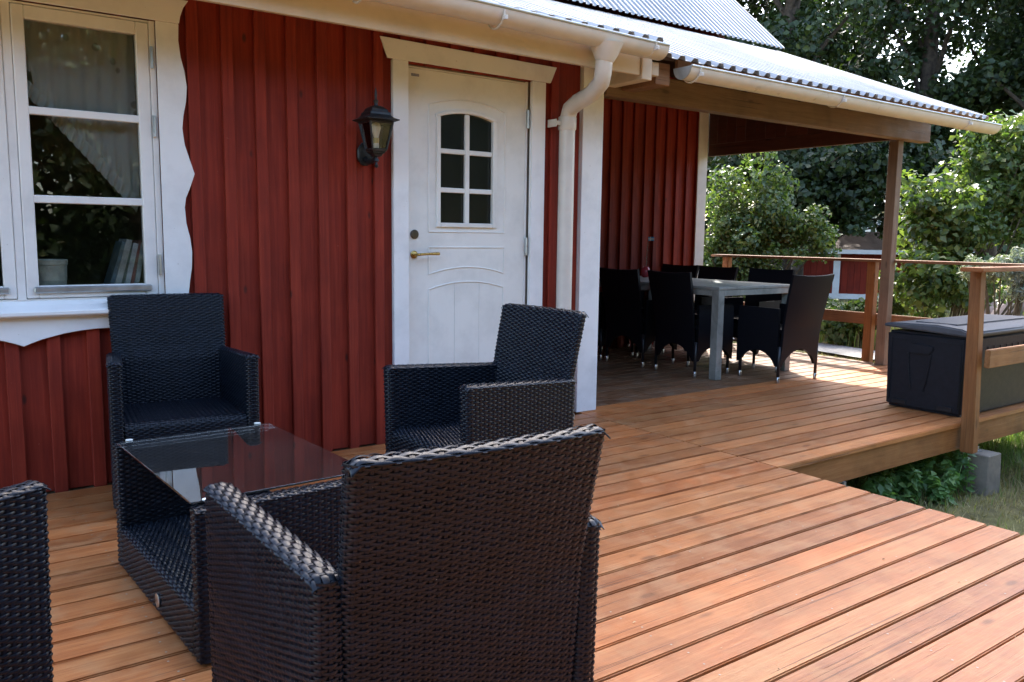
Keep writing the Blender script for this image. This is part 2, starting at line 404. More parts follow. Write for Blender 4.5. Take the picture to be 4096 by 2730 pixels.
dpart('fascia_board', (1.225, -6.2, -.19), (1.268, -1.60, -.031), M['raily'])
dpart('fascia_board', (5.165, -1.55, -.19), (5.205, 2.2, -.031), M['raily'])
for x in np.arange(-4.2, 1.2, .6): dpart('joist', (x, -6.2, -.18), (x+.045, -.02, -.032), M['raily'])
for x in np.arange(1.7, 5.1, .6): dpart('joist', (x, -1.55, -.18), (x+.045, 2.2, -.032), M['raily'])
sv = MB()
for k in range(-37, 30):
    y = -1.62+(k+.5)*PP
    xs = list(np.arange(-2.4, 1.2, .6))+[1.24] if y < -.05 else []
    if -1.6 < y < 2.2: xs += list(np.arange(1.72, 5.1, .6))+([1.33] if y < 0 else [])
    if y < -4.6: continue
    for x in xs:
        for s in (-1, 1):
            cx, cy = x+.02+random.uniform(-.012, .012)-D0[0], y+s*.036+random.uniform(-.006, .006)-D0[1]
            V = [(cx+.0036*math.cos(a), cy+.0036*math.sin(a), .0006) for a in np.arange(6)*math.pi/3]
            sv.add(V, [(0, 1, 2, 3, 4, 5)])
o = link('deck_screws', pyd('deck_screws', sv.V, sv.F), simple('screw_head', (.42, .36, .30), .55, .3), deck); o['kind'] = 'stuff'

# ================================================================== HOUSE
house = tag(empty('house', (-1, 2, 0)), 'red board-and-batten cottage with white trim and corrugated metal roof', 'house')
H0 = np.array([-1., 2., 0.])
def hp(o, parent=None):
    """hang a world-placed object under the house (or one of its parts)"""
    o.parent = parent or house
    base = H0 if parent is None else H0+np.array(parent.location)
    o.location = [a-b for a, b in zip(o.location, base)]
    return o
def hbx(name, lo, hi, mat, parent=None, bevel=.002): return hp(bx(name, lo, hi, mat, None, bevel), parent)
def hmb(mb, name, mat, parent=None, bevel=0, seg=1, smooth=False): return hp(mb.build(name, mat, None, bevel, seg, smooth, loc=(0, 0, 0)), parent)
def part_empty(name):
    o = empty(name, (0, 0, 0)); o.parent = house; return o
# core walls (plaster inside, sheathing behind the boards)
core = MB()
for lo, hi in [((-3.3, .024, -.4), (-2.47, .12, 2.5)), ((-1.335, .024, -.4), (-.012, .12, 2.5)), ((.855, .024, -.4), (1.42, .12, 2.5)),
               ((-2.47, .024, -.4), (-1.335, .12, .86)), ((-2.47, .024, 2.125), (-1.335, .12, 2.5)), ((-.012, .024, 2.105), (.855, .12, 2.5)), ((-.012, .024, -.4), (.855, .12, -.005)),
               ((-3.4, .024, -.4), (-3.3, 2.3, 2.5)), ((1.33, .12, -.4), (1.42, 2.3, 2.5)), ((-3.4, 2.3, -.4), (5.03, 2.4, 3.2)),
               ((-3.3, .12, -.06), (1.33, 2.3, -.01)), ((-3.3, .12, 2.42), (1.33, 2.3, 2.5))]: core.box(lo, hi)
hmb(core, 'wall', M['roomwall'])
gp = [(2.4, -.4), (7.6, -.4), (7.6, 3.0), (4.6, 5.7), (2.0, 3.3), (2.4, 3.1)]
hmb(MB().prism(gp, 4.9, 5.03, 0), 'gable_wall', M['red']); hmb(MB().prism(gp, -3.4, -3.27, 0), 'gable_wall', M['red'])
hbx('back_wall', (-3.27, 7.5, -.4), (4.9, 7.6, 3.0), M['red'])
# cladding
def clad(x0, x1, y, z0, z1, cuts, bats=None, zt=None, start=-1.985, pit=.1613, bw=.055):
    k = math.floor((x0-start)/pit); xb = start+k*pit
    def segs(a, b):
        for ca, cb, za, zb in cuts:
            if a < cb and b > ca: return [s for s in ((z0, za), (zb, z1)) if s[1]-s[0] > .02]
        return [(z0, z1)]
    while xb < x1:
        a, b = max(x0, xb+bw/2+.001), min(x1, xb+bw/2+pit-.001)
        if b-a > .02:
            for s in segs(a, b): hbx('board', (a, y, s[0]), (b, y+.022, s[1]), M['red'], None, .002)
        a, b = max(x0, xb), min(x1, xb+bw)
        if b-a > .03:
            for s in segs(a, b): hbx('batten', (a, y-.027+random.uniform(-.0015, .0015), s[0]-.004), (b, y-.0005, s[1]), M['red'], None, .003)
        xb += pit
clad(-3.3, .93, 0, -.012, 2.44, [(-2.47, -1.335, .84, 2.135), (-.015, .87, -.05, 2.112)])
hbx('board', (.932, 0, -.012), (1.262, .022, 2.44), M['red']); hbx('batten', (1.012, -.023, -.014), (1.072, -.0005, 2.44), M['red'], None, .003)
clad(1.44, 5.03, 2.272, .004, 3.1, [], start=1.5)
for k in range(13):
    y0 = .152+k*.1613; y1 = min(y0+.159, 2.27)
    hbx('board', (1.4205, y0, .004), (1.4405, y1, 2.75 if y0 > 1 else 2.44), M['red']); hbx('batten', (1.4408, y0-.027, .002), (1.463, min(y0+.028, 2.245), 2.44), M['red'])
# corner boards
hbx('corner_board', (1.266, -.030, .002), (1.441, .022, 2.44), M['white']); hbx('corner_board', (1.4205, .0225, .002), (1.4425, .15, 2.44), M['white'])
hbx('corner_board', (4.895, 2.232, .002), (5.045, 2.271, 2.75), M['white']); hbx('corner_board', (5.03, 2.2715, .002), (5.05, 2.39, 2.75), M['white'])

# ---------------------------------------------------------------- window
win = part_empty('window')
XM = -1.905
def wb(name, lo, hi, mat=M['sash'], bevel=.003): return hbx(name, lo, hi, mat, win, bevel)
def mir(lo, hi): return (2*XM-hi[0], lo[1], lo[2]), (2*XM-lo[0], hi[1], hi[2])
fr = MB()
for lo, hi in [((-1.34, -.012, .86), (-1.314, .11, 2.128)), ((-1.922, -.006, .862), (-1.888, .11, 2.126))]:
    fr.box(lo, hi)
    if lo[0] > -1.8: fr.box(*mir(lo, hi))
fr.box((-2.47, -.010, 2.119), (-1.341, .11, 2.1275)); fr.box((-2.47, -.0, .846), (-1.341, .11, .868))
hmb(fr, 'frame', M['sash'], win, .002)
for side in (0, 1):
    def P(lo, hi): return (lo, hi) if side == 0 else mir(lo, hi)
    s = MB()
    for lo, hi in [((-1.886, -.010, .871), (-1.838, .035, 2.117)), ((-1.397, -.010, .871), (-1.342, .035, 2.117)), ((-1.838, -.010, 2.060), (-1.397, .035, 2.117)), ((-1.838, -.010, .871), (-1.397, .035, .926))]: s.box(*P(lo, hi))
    hmb(s, 'sash', M['sash'], win, .004)
    for z in (1.682, 1.305):
        lo, hi = P((-1.84, -.008, z-.017), (-1.395, .012, z+.017)); wb('muntin', lo, hi)
    for z0, z1 in ((1.69, 2.07), (1.31, 1.675), (.92, 1.30)):
        lo, hi = P((-1.845, .014, z0), (-1.39, .018, z1)); hbx('pane', lo, hi, M['win_glass'], win, 0)
    lo, hi = P((-1.86, -.028, .893), (-1.372, -.0102, .922)); hbx('drip_rail', lo, hi, M['zinc'], win, .006)
    for z in (1.964, 1.655, 1.015):
        x = -1.334 if side == 0 else 2*XM+1.334
        h = MB(); h.tube([(x, -.020, z-.048), (x, -.020, z+.048)], .0075, 8); h.box((x-.006, -.020, z-.004), (x+.006, -.0105, z+.004)); hmb(h, 'hinge', M['zinc'], win)
# scalloped casing
edge = [(2.128, -1.212), (2.055, -1.2155), (1.98, -1.2075), (1.92, -1.193), (1.849, -1.184), (1.78, -1.19), (1.71, -1.205), (1.654, -1.211), (1.58, -1.203), (1.51, -1.182), (1.446, -1.162), (1.385, -1.183), (1.33, -1.206), (1.285, -1.213), (1.21, -1.208), (1.14, -1.193), (1.075, -1.186), (1.0, -1.19), (.94, -1.2), (.897, -1.206), (.862, -1.21)]
for side in (1, -1):
    poly = [(-1.3145, 2.128)]+[(x, z) for z, x in edge]+[(-1.3145, .862)]
    if side < 0: poly = [(2*XM-x, z) for x, z in poly]
    hmb(MB().prism(poly, -.030, -.0005-.023, 1), 'casing', M['white'], win, .002)
hd = [(-1.90, 2.129), (-1.212, 2.129), (-1.206, 2.16), (-1.192, 2.20), (-1.167, 2.237), (-1.167, 2.30), (-1.90, 2.34)]
hd = hd+[(2*XM-x, z) for x, z in hd[::-1] if x < -1.9 or True]
hd = [(-1.212, 2.129), (-1.206, 2.16), (-1.192, 2.20), (-1.167, 2.237), (XM, 2.262)] + [(2*XM-x, z) for x, z in ((-1.167, 2.237), (-1.192, 2.20), (-1.206, 2.16), (-1.212, 2.129))]
hmb(MB().prism(hd, -.040, -.0235, 1), 'header', M['whitex'], win, .002)
sill = MB().prism([(-.085, .800), (-.085, .818), (-.03, .842), (.0, .861), (.0, .79), (-.07, .79)], -2.56, -1.25, 0)
hmb(sill, 'sill', M['whitex'], win, .003)
ap = [(-1.27, .795), (-1.27, .728), (-1.568, .728), (-1.62, .728), (-1.69, .722), (-1.758, .712), (-1.84, .692), (-1.885, .676), (-1.913, .664)]
ap = ap+[(2*-1.913-x, z) for x, z in ap[-2::-1]]
hmb(MB().prism(ap, -.045, -.0236, 1), 'apron', M['whitex'], win, .002)

# ---------------------------------------------------------------- door
door = part_empty('door')
YF = .016          # leaf face
OX0, OX1, OZ0, OZS, OZP = .223, .597, 1.240, 1.846, 1.878
def arc(x0, x1, zs, zp, n=12):
    return [(x0+(x1-x0)*k/n, zs+(zp-zs)*(1-((2*k/n)-1)**2)) for k in range(n+1)]
lf = MB()
lf.prism([(.003, .02), (OX0, .02), (OX0, 2.094), (.003, 2.094)], YF, YF+.045, 1)
lf.prism([(OX1, .02), (.838, .02), (.838, 2.094), (OX1, 2.094)], YF, YF+.045, 1)
lf.prism([(OX0, .02), (OX1, .02), (OX1, OZ0), (OX0, OZ0)], YF, YF+.045, 1)
lf.prism(arc(OX0, OX1, OZS, OZP)+[(OX1, 2.094), (OX0, 2.094)], YF, YF+.045, 1)
me_leaf = pyd('leaf', lf.V, lf.F); bm = bmesh.new(); bm.from_mesh(me_leaf); bmesh.ops.remove_doubles(bm, verts=bm.verts, dist=1e-5); bmesh.ops.recalc_face_normals(bm, faces=bm.faces); bm.to_mesh(me_leaf); bm.free()
hp(link('leaf', me_leaf, M['door'], None, (0, 0, 0)), door)
def mould(pts, r=.0048, closed=False, name='moulding'):
    P = [(x, YF-.0005, z) for x, z in pts]
    if closed: P.append(P[0])
    hmb(MB().tube(P, r, 6), name, M['door'], door, smooth=True)
mould([(.151, 1.19)]+arc(.151, .687, 1.908, 1.953, 14)+[(.687, 1.19), (.151, 1.19)])
mould([(.151, 1.10), (.684, 1.10), (.684, .943)]+arc(.151, .684, .943, .983, 14)[::-1]+[(.151, 1.10)])
mould([(.151, .10), (.151, .855)]+arc(.151, .684, .855, .896, 14)+[(.684, .10), (.151, .10)])
for x in (.331, .507): mould([(x, .10), (x, .888)], .0025)
gl = MB()
for poly in ([(OX0-.023, OZ0-.023), (OX0+.004, OZ0-.023), (OX0+.004, OZS), (OX0-.023, OZS+.012)], [(OX1-.004, OZ0-.023), (OX1+.025, OZ0-.023), (OX1+.025, OZS+.012), (OX1-.004, OZS)],
             [(OX0+.004, OZ0-.023), (OX1-.004, OZ0-.023), (OX1-.004, OZ0+.003), (OX0+.004, OZ0+.003)],
             arc(OX0-.03, OX1+.03, OZS+.012, OZP+.02)+arc(OX0-.03, OX1+.03, OZS-.008, OZP-.002)[::-1]): gl.prism(poly, YF-.013, YF+.01, 1)
hmb(gl, 'glazing_frame', M['door'], door, .003)
hbx('muntin', (.398, YF-.006, OZ0+.003), (.428, YF+.015, OZP-.006), M['door'], door, .003)
for z in (1.432, 1.655):
    hbx('muntin', (OX0+.004, YF-.004, z-.014), (.398, YF+.014, z+.014), M['door'], door, .003); hbx('muntin', (.428, YF-.004, z-.014), (OX1-.004, YF+.014, z+.014), M['door'], door, .003)
for x0, x1 in ((OX0, .412), (.414, OX1)):
    for z0, z1 in ((OZ0, 1.432), (1.434, 1.655)): hbx('pane', (x0, YF+.018, z0), (x1, YF+.022, z1), M['pane_dark'], door, 0)
    xs = arc(OX0, OX1, OZS, OZP); pl = [(x0, 1.657), (x1, 1.657)]+[p for p in xs if x0-1e-6 <= p[0] <= x1+1e-6][::-1]
    hmb(MB().prism(pl, YF+.018, YF+.022, 1), 'pane', M['pane_dark'], door)
hmb(MB().box((-.0105, .012, -.004), (.002, .11, 2.11)).box((.839, .012, -.004), (.8535, .11, 2.11)).box((.002, .012, 2.0965), (.839, .11, 2.104)), 'frame', M['sash'], door, .001)
hbx('threshold', (.002, -.028, .001), (.839, .11, .019), M['zinc'], door)
hmb(MB().box((-.097, -.030, .002), (-.002, -.001, 2.118)), 'casing', M['white'], door, .002)
hmb(MB().box((.859, -.030, .002), (.961, -.001, 2.112)), 'casing', M['white'], door, .002)
hmb(MB().prism([(-.131, 2.119), (.994, 2.113), (1.039, 2.212), (-.176, 2.226)], -.036, -.0235, 1), 'header', M['whitex'], door, .002)
# handle, lock, hinges, sticker
h = MB(); h.lathe([(.022, .0), (.023, -.006), (.016, -.011), (.008, -.016)], (.054, YF, 1.058), 16, 1)
h.tube([(.054, YF-.01, 1.058), (.054, YF-.045, 1.058), (.062, YF-.055, 1.059), (.10, YF-.057, 1.062), (.165, YF-.055, 1.064), (.192, YF-.053, 1.064)], [.008, .008, .008, .007, .0085, .009], 10)
hmb(h, 'handle', M['brass'], door, smooth=True)
h = MB(); h.lathe([(.026, .0), (.026, -.008), (.022, -.012), (.012, -.0125)], (.057, YF, 1.174), 18, 1); h.box((.055, YF-.0145, 1.168), (.059, YF-.0124, 1.18)); hmb(h, 'lock', M['lockdark'], door, smooth=True)
for z in (1.885, 1.107, .30):
    h = MB(); h.tube([(.8475, -.004, z-.055), (.8475, -.004, z-.002)], .0095, 10); h.tube([(.8475, -.004, z+.002), (.8475, -.004, z+.055)], .0095, 10); h.box((.842, -.004, z-.05), (.853, .0125, z+.05)); hmb(h, 'hinge', M['zinc'], door)
M['stk'] = simple('sticker_blue', (.19, .2, .31), .4); M['stkw'] = simple('sticker_letters', (.62, .63, .68), .5)
hbx('sticker', (.040, YF-.0012, 2.052), (.090, YF+.0002, 2.066), M['stk'], door, 0)
tc = bpy.data.curves.new('sticker_lettering', 'FONT'); tc.body = 'DIPLOMAT'; tc.size = .0105; tc.align_x = 'CENTER'; tc.align_y = 'CENTER'
to = bpy.data.objects.new('t', tc); COL.objects.link(to); dg = bpy.context.evaluated_depsgraph_get(); tm = bpy.data.meshes.new_from_object(to.evaluated_get(dg)); bpy.data.objects.remove(to)
tm.materials.clear(); o = link('sticker_lettering', tm, M['stkw'], None, (.065, YF-.0018, 2.0588), (R(90), 0, 0)); o.scale = (.9, 1, 1); hp(o, door)

# ---------------------------------------------------------------- roof
def sheet_mesh(nm, L, ncorr, pit=.12, h=.026, t=.004):
    """trapezoid sheet: x across, y down-slope from 0 to -L, z proud"""
    pr = []
    for k in range(ncorr):
        x = k*pit; pr += [(x, 0), (x+pit*.42, 0), (x+pit*.56, h), (x+pit*.86, h)]
    pr.append((ncorr*pit, 0)); m = len(pr); V = []
    for y in (0, -L):
        for dz in (0, -t): V += [(x, y, z+dz) for x, z in pr]
    F = []
    for k in range(m-1):
        F += [(k, k+1, 2*m+k+1, 2*m+k), (m+k, 3*m+k, 3*m+k+1, m+k+1), (2*m+k, 2*m+k+1, 3*m+k+1, 3*m+k), (k, m+k, m+k+1, k+1)]
    return pyd(nm, V, F)
def roof(x0, x1, ye, ze, yr, zr, name, under, pit=.12, h=.026, npr=8):
    L = math.hypot(yr-ye, zr-ze); a = math.atan2(zr-ze, yr-ye)
    s, c = math.sin(a), math.cos(a)
    def off(y, z, d): return (y-s*d, z+c*d)
    q = [off(ye+.10*c, ze+.10*s, -.006), off(yr, zr, -.006), off(yr, zr, -.030), off(ye+.10*c, ze+.10*s, -.030)]
    rf = hmb(MB().prism(q, x0+.02, x1-.02, 0), name, under)
    x = x0
    while x < x1-.05:
        nc = min(npr, int(round((x1-x)/pit)))
        key = (round(L, 3), nc)
        me = SH.get(key)
        if me is None: me = SH[key] = sheet_mesh('roof_sheet', L, nc, pit, h)
        o = link('roof_sheet', me, M['roof'], None, (x, yr, zr+random.uniform(0, .003)), (a, 0, 0)); hp(o, rf)
        x += nc*pit
    return rf
SH = {}
roof(-3.9, 1.5, -.49, 2.345, 1.80, 3.232, 'roof', M['beam'])
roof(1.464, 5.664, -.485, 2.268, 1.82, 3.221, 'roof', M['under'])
roof(-3.936, 5.664, 1.74, 3.252, 4.6, 5.86, 'roof', M['beam'], .08, .016, 12)
q = [(4.6, 5.9), (7.9, 2.95), (7.9, 2.90), (4.6, 5.84)]; hmb(MB().prism(q, -3.9, 5.66, 0), 'roof_back', M['roof'])
# fascia and rafter ends
hbx('fascia_board', (-3.9, -.432, 2.150), (1.365, -.405, 2.335), M['cream'])
hbx('rafter_end', (1.372, -.445, 2.125), (1.455, -.12, 2.265), M['cream'], None, .003); hbx('rafter_end', (1.50, -.40, 2.17), (1.56, -.1, 2.25), M['cream'], None, .003)
hbx('purlin', (1.575, -.36, 2.13), (1.70, -.052, 2.265), M['beam'], None, .003)
hbx('fascia_board', (1.72, -.405, 2.20), (5.6, -.38, 2.29), M['beam'])
hbx('beam', (1.444, -.048, 2.087), (5.51, .055, 2.262), M['beam'], None, .004)
hbx('porch_post', (5.107, .03, .0), (5.197, .123, 2.087), M['post'], None, .004)
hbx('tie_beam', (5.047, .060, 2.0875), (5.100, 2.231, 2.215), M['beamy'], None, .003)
for k in range(17):
    y0 = .06+k*.128; y1 = min(y0+.125, 2.231); zt0 = 2.268+(y0+.485)*.4135-.04
    hmb(MB().prism([(y0, 2.2165), (y1, 2.2165), (y1, zt0+(y1-y0)*.4135), (y0, zt0)], 5.0475, 5.07, 0), 'gable_board', M['beamy'], None, .001)
for y in (.30, .62, 1.0, 1.4, 1.8):
    pass
for x in np.arange(1.9, 5.1, .62):
    y0, y1 = -.38, 2.2; z0 = 2.268+(y0+.485)*.4135-.034; z1 = z0+(y1-y0)*.4135
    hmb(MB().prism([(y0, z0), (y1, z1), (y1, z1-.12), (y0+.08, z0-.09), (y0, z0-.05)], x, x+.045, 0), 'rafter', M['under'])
# gutters
def gutter(pts, r, name, cap_l=True, cap_r=True):
    """half-round trough along x; pts = (x, y, z_top)"""
    n = 14; V = []; F = []
    for (x, y, z) in pts:
        for rr in (r, r-.003):
            for k in range(n+1):
                a = math.pi+math.pi*k/n; V.append((x, y+rr*math.cos(a), z+rr*math.sin(a)))
    m = 2*(n+1)
    for i in range(len(pts)-1):
        for k in range(n):
            F.append((i*m+k, i*m+k+1, (i+1)*m+k+1, (i+1)*m+k)); F.append((i*m+n+1+k, (i+1)*m+n+1+k, (i+1)*m+n+2+k, i*m+n+2+k))
    g = MB(); g.add(V, F)
    ob = hmb(g, name, M['gutter'], smooth=True)
    rim = MB(); rim.tube([(x, y-r, z) for x, y, z in pts], .0075, 8); hp(rim.build('gutter_rim', M['zinc'], None, smooth=True, loc=(0, 0, 0)), ob)
    def cap(p, s):
        x, y, z = p; poly = [(y+(r-.001)*math.cos(math.pi+math.pi*k/n), z+(r-.001)*math.sin(math.pi+math.pi*k/n)) for k in range(n+1)]
        hp(MB().prism(poly, x-.002*s, x+.004*s, 0).build('gutter_end', M['zinc'] if s < 0 else M['gutter'], None, loc=(0, 0, 0)), ob)
    if cap_l: cap(pts[0], -1)
    if cap_r: cap(pts[-1], 1)
    return ob
def bracket(ob, x, y, z, r):
    b = MB(); n = 10; P = [(x, y+(r+.004)*math.cos(math.pi+math.pi*k/n), z+(r+.004)*math.sin(math.pi+math.pi*k/n)) for k in range(n+1)]
    b.tube(P, .006, 6); b.box((x-.009, y-r-.022, z-.052), (x+.009, y-r+.006, z-.03)); hp(b.build('gutter_bracket', M['gutter'], None, .002, loc=(0, 0, 0)), ob)
g1 = gutter([(-3.95, -.55, 2.325), (.1, -.55, 2.32), (1.41, -.55, 2.297)], .076, 'gutter')
for x in (-.55, .22, 1.30): bracket(g1, x, -.55, 2.305, .076)
g2 = gutter([(1.61, -.55, 2.208), (5.615, -.55, 2.200)], .074, 'gutter')
for x in (1.69, 3.2, 5.05): bracket(g2, x, -.55, 2.204, .074)
# downpipe
dp = MB()
dp.tube([(.985, -.545, 2.262), (.985, -.54, 2.20), (.982, -.535, 2.165)], [.098, .072, .053], 18)
dp.tube([(.982, -.535, 2.172), (.984, -.525, 2.10), (.995, -.50, 2.055), (1.03, -.38, 2.01), (1.06, -.22, 1.985), (1.074, -.13, 1.955), (1.078, -.103, 1.90), (1.078, -.1, 1.80), (1.078, -.1, .9), (1.078, -.1, .07), (1.082, -.13, .02), (1.085, -.17, .005)], .050, 18)
dpo = hmb(dp, 'downpipe', M['gutter'], smooth=True)
dc = MB(); dc.lathe([(.054, 1.83), (.0565, 1.835), (.0565, 1.905), (.054, 1.91)], (1.078, -.1, 0), 18); dc.box((.985, -.108, 1.855), (1.02, -.094, 1.88)); dc.box((.982, -.106, 1.845), (.99, -.024, 1.89))
hp(dc.build('pipe_clip', M['gutter'], None, smooth=True, loc=(0, 0, 0)), dpo)

# ================================================================== LANTERN
LX, LY = -.27, -.165
lan = tag(empty('wall_lantern', (LX, -.023, 1.6)), 'black metal carriage lantern on the red wall beside the white door', 'lantern')
L0 = np.array([LX, -.023, 1.6])
def lp(mb, name, mat, smooth=False, bevel=0):
    o = mb.build(name, mat, lan, bevel, 1, smooth, loc=tuple(-L0)); return o
def frus(mb, z0, a0, z1, a1):
    V = [(LX+s*a0, LY+t*a0, z0) for s, t in ((-1, -1), (1, -1), (1, 1), (-1, 1))]+[(LX+s*a1, LY+t*a1, z1) for s, t in ((-1, -1), (1, -1), (1, 1), (-1, 1))]
    return mb.add(V, [(0, 3, 2, 1), (4, 5, 6, 7), (0, 1, 5, 4), (1, 2, 6, 5), (2, 3, 7, 6), (3, 0, 4, 7)])
pl = [(LX+.048*math.cos(a)*(1 if True else 1), 1.598+.066*math.sin(a)) for a in np.arange(8)*math.pi/4+math.pi/8]
lp(MB().prism(pl, -.040, -.021, 1), 'back_plate', M['black_metal'], bevel=.006)
b = MB(); b.tube([(LX, -.03, 1.575), (LX, -.075, 1.552), (LX, -.12, 1.556), (LX, -.155, 1.572), (LX, LY, 1.60)], [.016, .015, .013, .013, .016], 10); lp(b, 'arm', M['black_metal'], True)
b = MB(); b.lathe([(.004, 1.518), (.010, 1.524), (.011, 1.531), (.006, 1.538), (.006, 1.548), (.015, 1.553), (.013, 1.562), (.008, 1.57), (.008, 1.578)], (LX, LY, 0), 12); lp(b, 'pendant', M['black_metal'], True)
b = MB(); frus(b, 1.576, .020, 1.592, .028); frus(b, 1.592, .034, 1.602, .036); frus(b, 1.602, .041, 1.616, .044); lp(b, 'base', M['black_metal'], bevel=.002)
b = MB()
for s, t in ((-1, -1), (1, -1), (1, 1), (-1, 1)): b.tube([(LX+s*.040, LY+t*.040, 1.612), (LX+s*.0655, LY+t*.0655, 1.752)], .0055, 6)
for a in (.0655,):
    for (s0, t0), (s1, t1) in zip(((-1, -1), (1, -1), (1, 1), (-1, 1)), ((1, -1), (1, 1), (-1, 1), (-1, -1))): b.tube([(LX+s0*a, LY+t0*a, 1.750), (LX+s1*a, LY+t1*a, 1.750)], .006, 6)
lp(b, 'cage', M['black_metal'])
for (s0, t0), (s1, t1) in zip(((-1, -1), (1, -1), (1, 1), (-1, 1)), ((1, -1), (1, 1), (-1, 1), (-1, -1))):
    V = [(LX+s0*.039, LY+t0*.039, 1.617), (LX+s1*.039, LY+t1*.039, 1.617), (LX+s1*.0635, LY+t1*.0635, 1.748), (LX+s0*.0635, LY+t0*.0635, 1.748)]
    V2 = [(LX+(x-LX)*.95, LY+(y-LY)*.95, z) for x, y, z in V]
    lp(MB().add(V+V2, [(0, 1, 2, 3), (7, 6, 5, 4), (0, 4, 5, 1), (1, 5, 6, 2), (2, 6, 7, 3), (3, 7, 4, 0)]), 'glass_pane', M['lamp_glass'])
b = MB(); frus(b, 1.752, .070, 1.760, .090); frus(b, 1.760, .092, 1.766, .092)
for (z0, a0), (z1, a1) in zip([(1.766, .088), (1.774, .070), (1.786, .060), (1.801, .056)], [(1.774, .070), (1.786, .060), (1.801, .056), (1.803, .052)]): frus(b, z0, a0, z1, a1)
for (z0, a0), (z1, a1) in zip([(1.803, .050), (1.818, .043), (1.830, .030)], [(1.818, .043), (1.830, .030), (1.836, .018)]): frus(b, z0, a0, z1, a1)
lp(b, 'lamp_roof', M['black_metal'], bevel=.0015)
b = MB(); b.lathe([(.014, 1.834), (.011, 1.842), (.009, 1.850), (.013, 1.858), (.014, 1.862), (.006, 1.870), (.006, 1.880), (.0075, 1.892), (.006, 1.908), (.001, 1.930)], (LX, LY, 0), 12); lp(b, 'finial', M['black_metal'], True)
M['bulb'] = simple('bulb_glass', (.80, .78, .70), .3, 0, .5, .05); M['bulbcap'] = simple('bulb_collar', (.62, .52, .25), .5)
b = MB(); b.lathe([(.011, 1.668), (.015, 1.685), (.020, 1.705), (.0245, 1.722), (.024, 1.738), (.016, 1.748), (.004, 1.751)], (LX, LY, 0), 16)
bo = lp(b, 'bulb', M['bulb'], True); lp(MB().lathe([(.0145, 1.645), (.0155, 1.66), (.0145, 1.672)], (LX, LY, 0), 14), 'bulb_collar', M['bulbcap'], True)
lp(MB().lathe([(.014, 1.614), (.014, 1.632), (.0135, 1.645)], (LX, LY, 0), 14), 'socket', M['sash'], True)

# ================================================================== RAILINGS
def rparts(root, items):
    o0 = np.array(root.location)
    for name, lo, hi, mat in items:
        o = bx(name, lo, hi, mat, None, .005, 2); o.parent = root; o.location = [a-b for a, b in zip(o.location, o0)]
rf = tag(empty('railing', (5.28, .3, -.19)), 'brown wooden railing with flat handrail running out from the white corner board', 'railing')
rparts(rf, [('handrail', (5.165, -1.60, .970), (5.335, 2.23, .995), M['raily']), ('mid_rail', (5.327, -1.74, .352), (5.360, 2.23, .466), M['raily']),
            ('post', (5.25, .262, -.19), (5.326, .346, .969), M['rail']), ('post', (5.25, 2.05, -.19), (5.326, 2.13, .969), M['rail'])])
rn = tag(empty('railing', (3.24, -1.67, -.19)), 'orange-brown wooden railing behind the black storage box at the deck corner', 'railing')
rn['label'] = 'orange-brown wooden railing along the side of the black storage box'
rparts(rn, [('handrail', (3.03, -1.755, .986), (5.36, -1.615, 1.013), M['railx']), ('mid_rail', (3.245, -1.742, .370), (5.36, -1.708, .488), M['railx']), ('post', (5.25, -1.70, -.19), (5.326, -1.617, .985), M['rail'])])
pp = MB(); V = []
for z, dy in ((-.192, 0.), (.985, .040)):
    V += [(3.2, -1.706+dy, z), (3.272, -1.706+dy, z), (3.272, -1.620+dy*.55, z), (3.2, -1.620+dy*.55, z)]
pp.add([np.array(v)-np.array(rn.location) for v in V], [(0, 3, 2, 1), (4, 5, 6, 7), (0, 1, 5, 4), (1, 2, 6, 5), (2, 3, 7, 6), (3, 0, 4, 7)]); pp.build('post', M['rail'], rn, .005, 2)
# footings
def footing(x, y, w, zt, label):
    f = tag(empty('concrete_footing', (x, y, -.62)), label, 'footing')
    a, b = w/2, w/2*1.12
    m = MB(); Vb = [(-b, -b, 0), (b, -b, 0), (b, b, 0), (-b, b, 0), (-a, -a, zt+.62), (a, -a, zt+.62), (a, a, zt+.62), (-a, a, zt+.62)]
    m.add(Vb, [(0, 3, 2, 1), (4, 5, 6, 7), (0, 1, 5, 4), (1, 2, 6, 5), (2, 3, 7, 6), (3, 0, 4, 7)]); m.build('block', M['concrete'], f, .006)
    s = MB(); s.tube([(0, .03, zt+.618), (0, .03, .62-.19)], .011, 8); s.lathe([(.03, zt+.62), (.03, zt+.626)], (0, .03, 0), 10); s.build('steel_stand', M['zinc'], f, smooth=True)
    if zt < -.2: MB().box((-.012, .0525, .62-.205), (.03, .0585, .62-.06)).build('strap', M['zinc'], f)
    return f
footing(3.44, -1.655, .175, -.222, 'grey concrete footing block under the railing post of the storage box')
footing(1.93, -1.63, .17, -.235, 'grey concrete footing block under the inner corner of the deck')

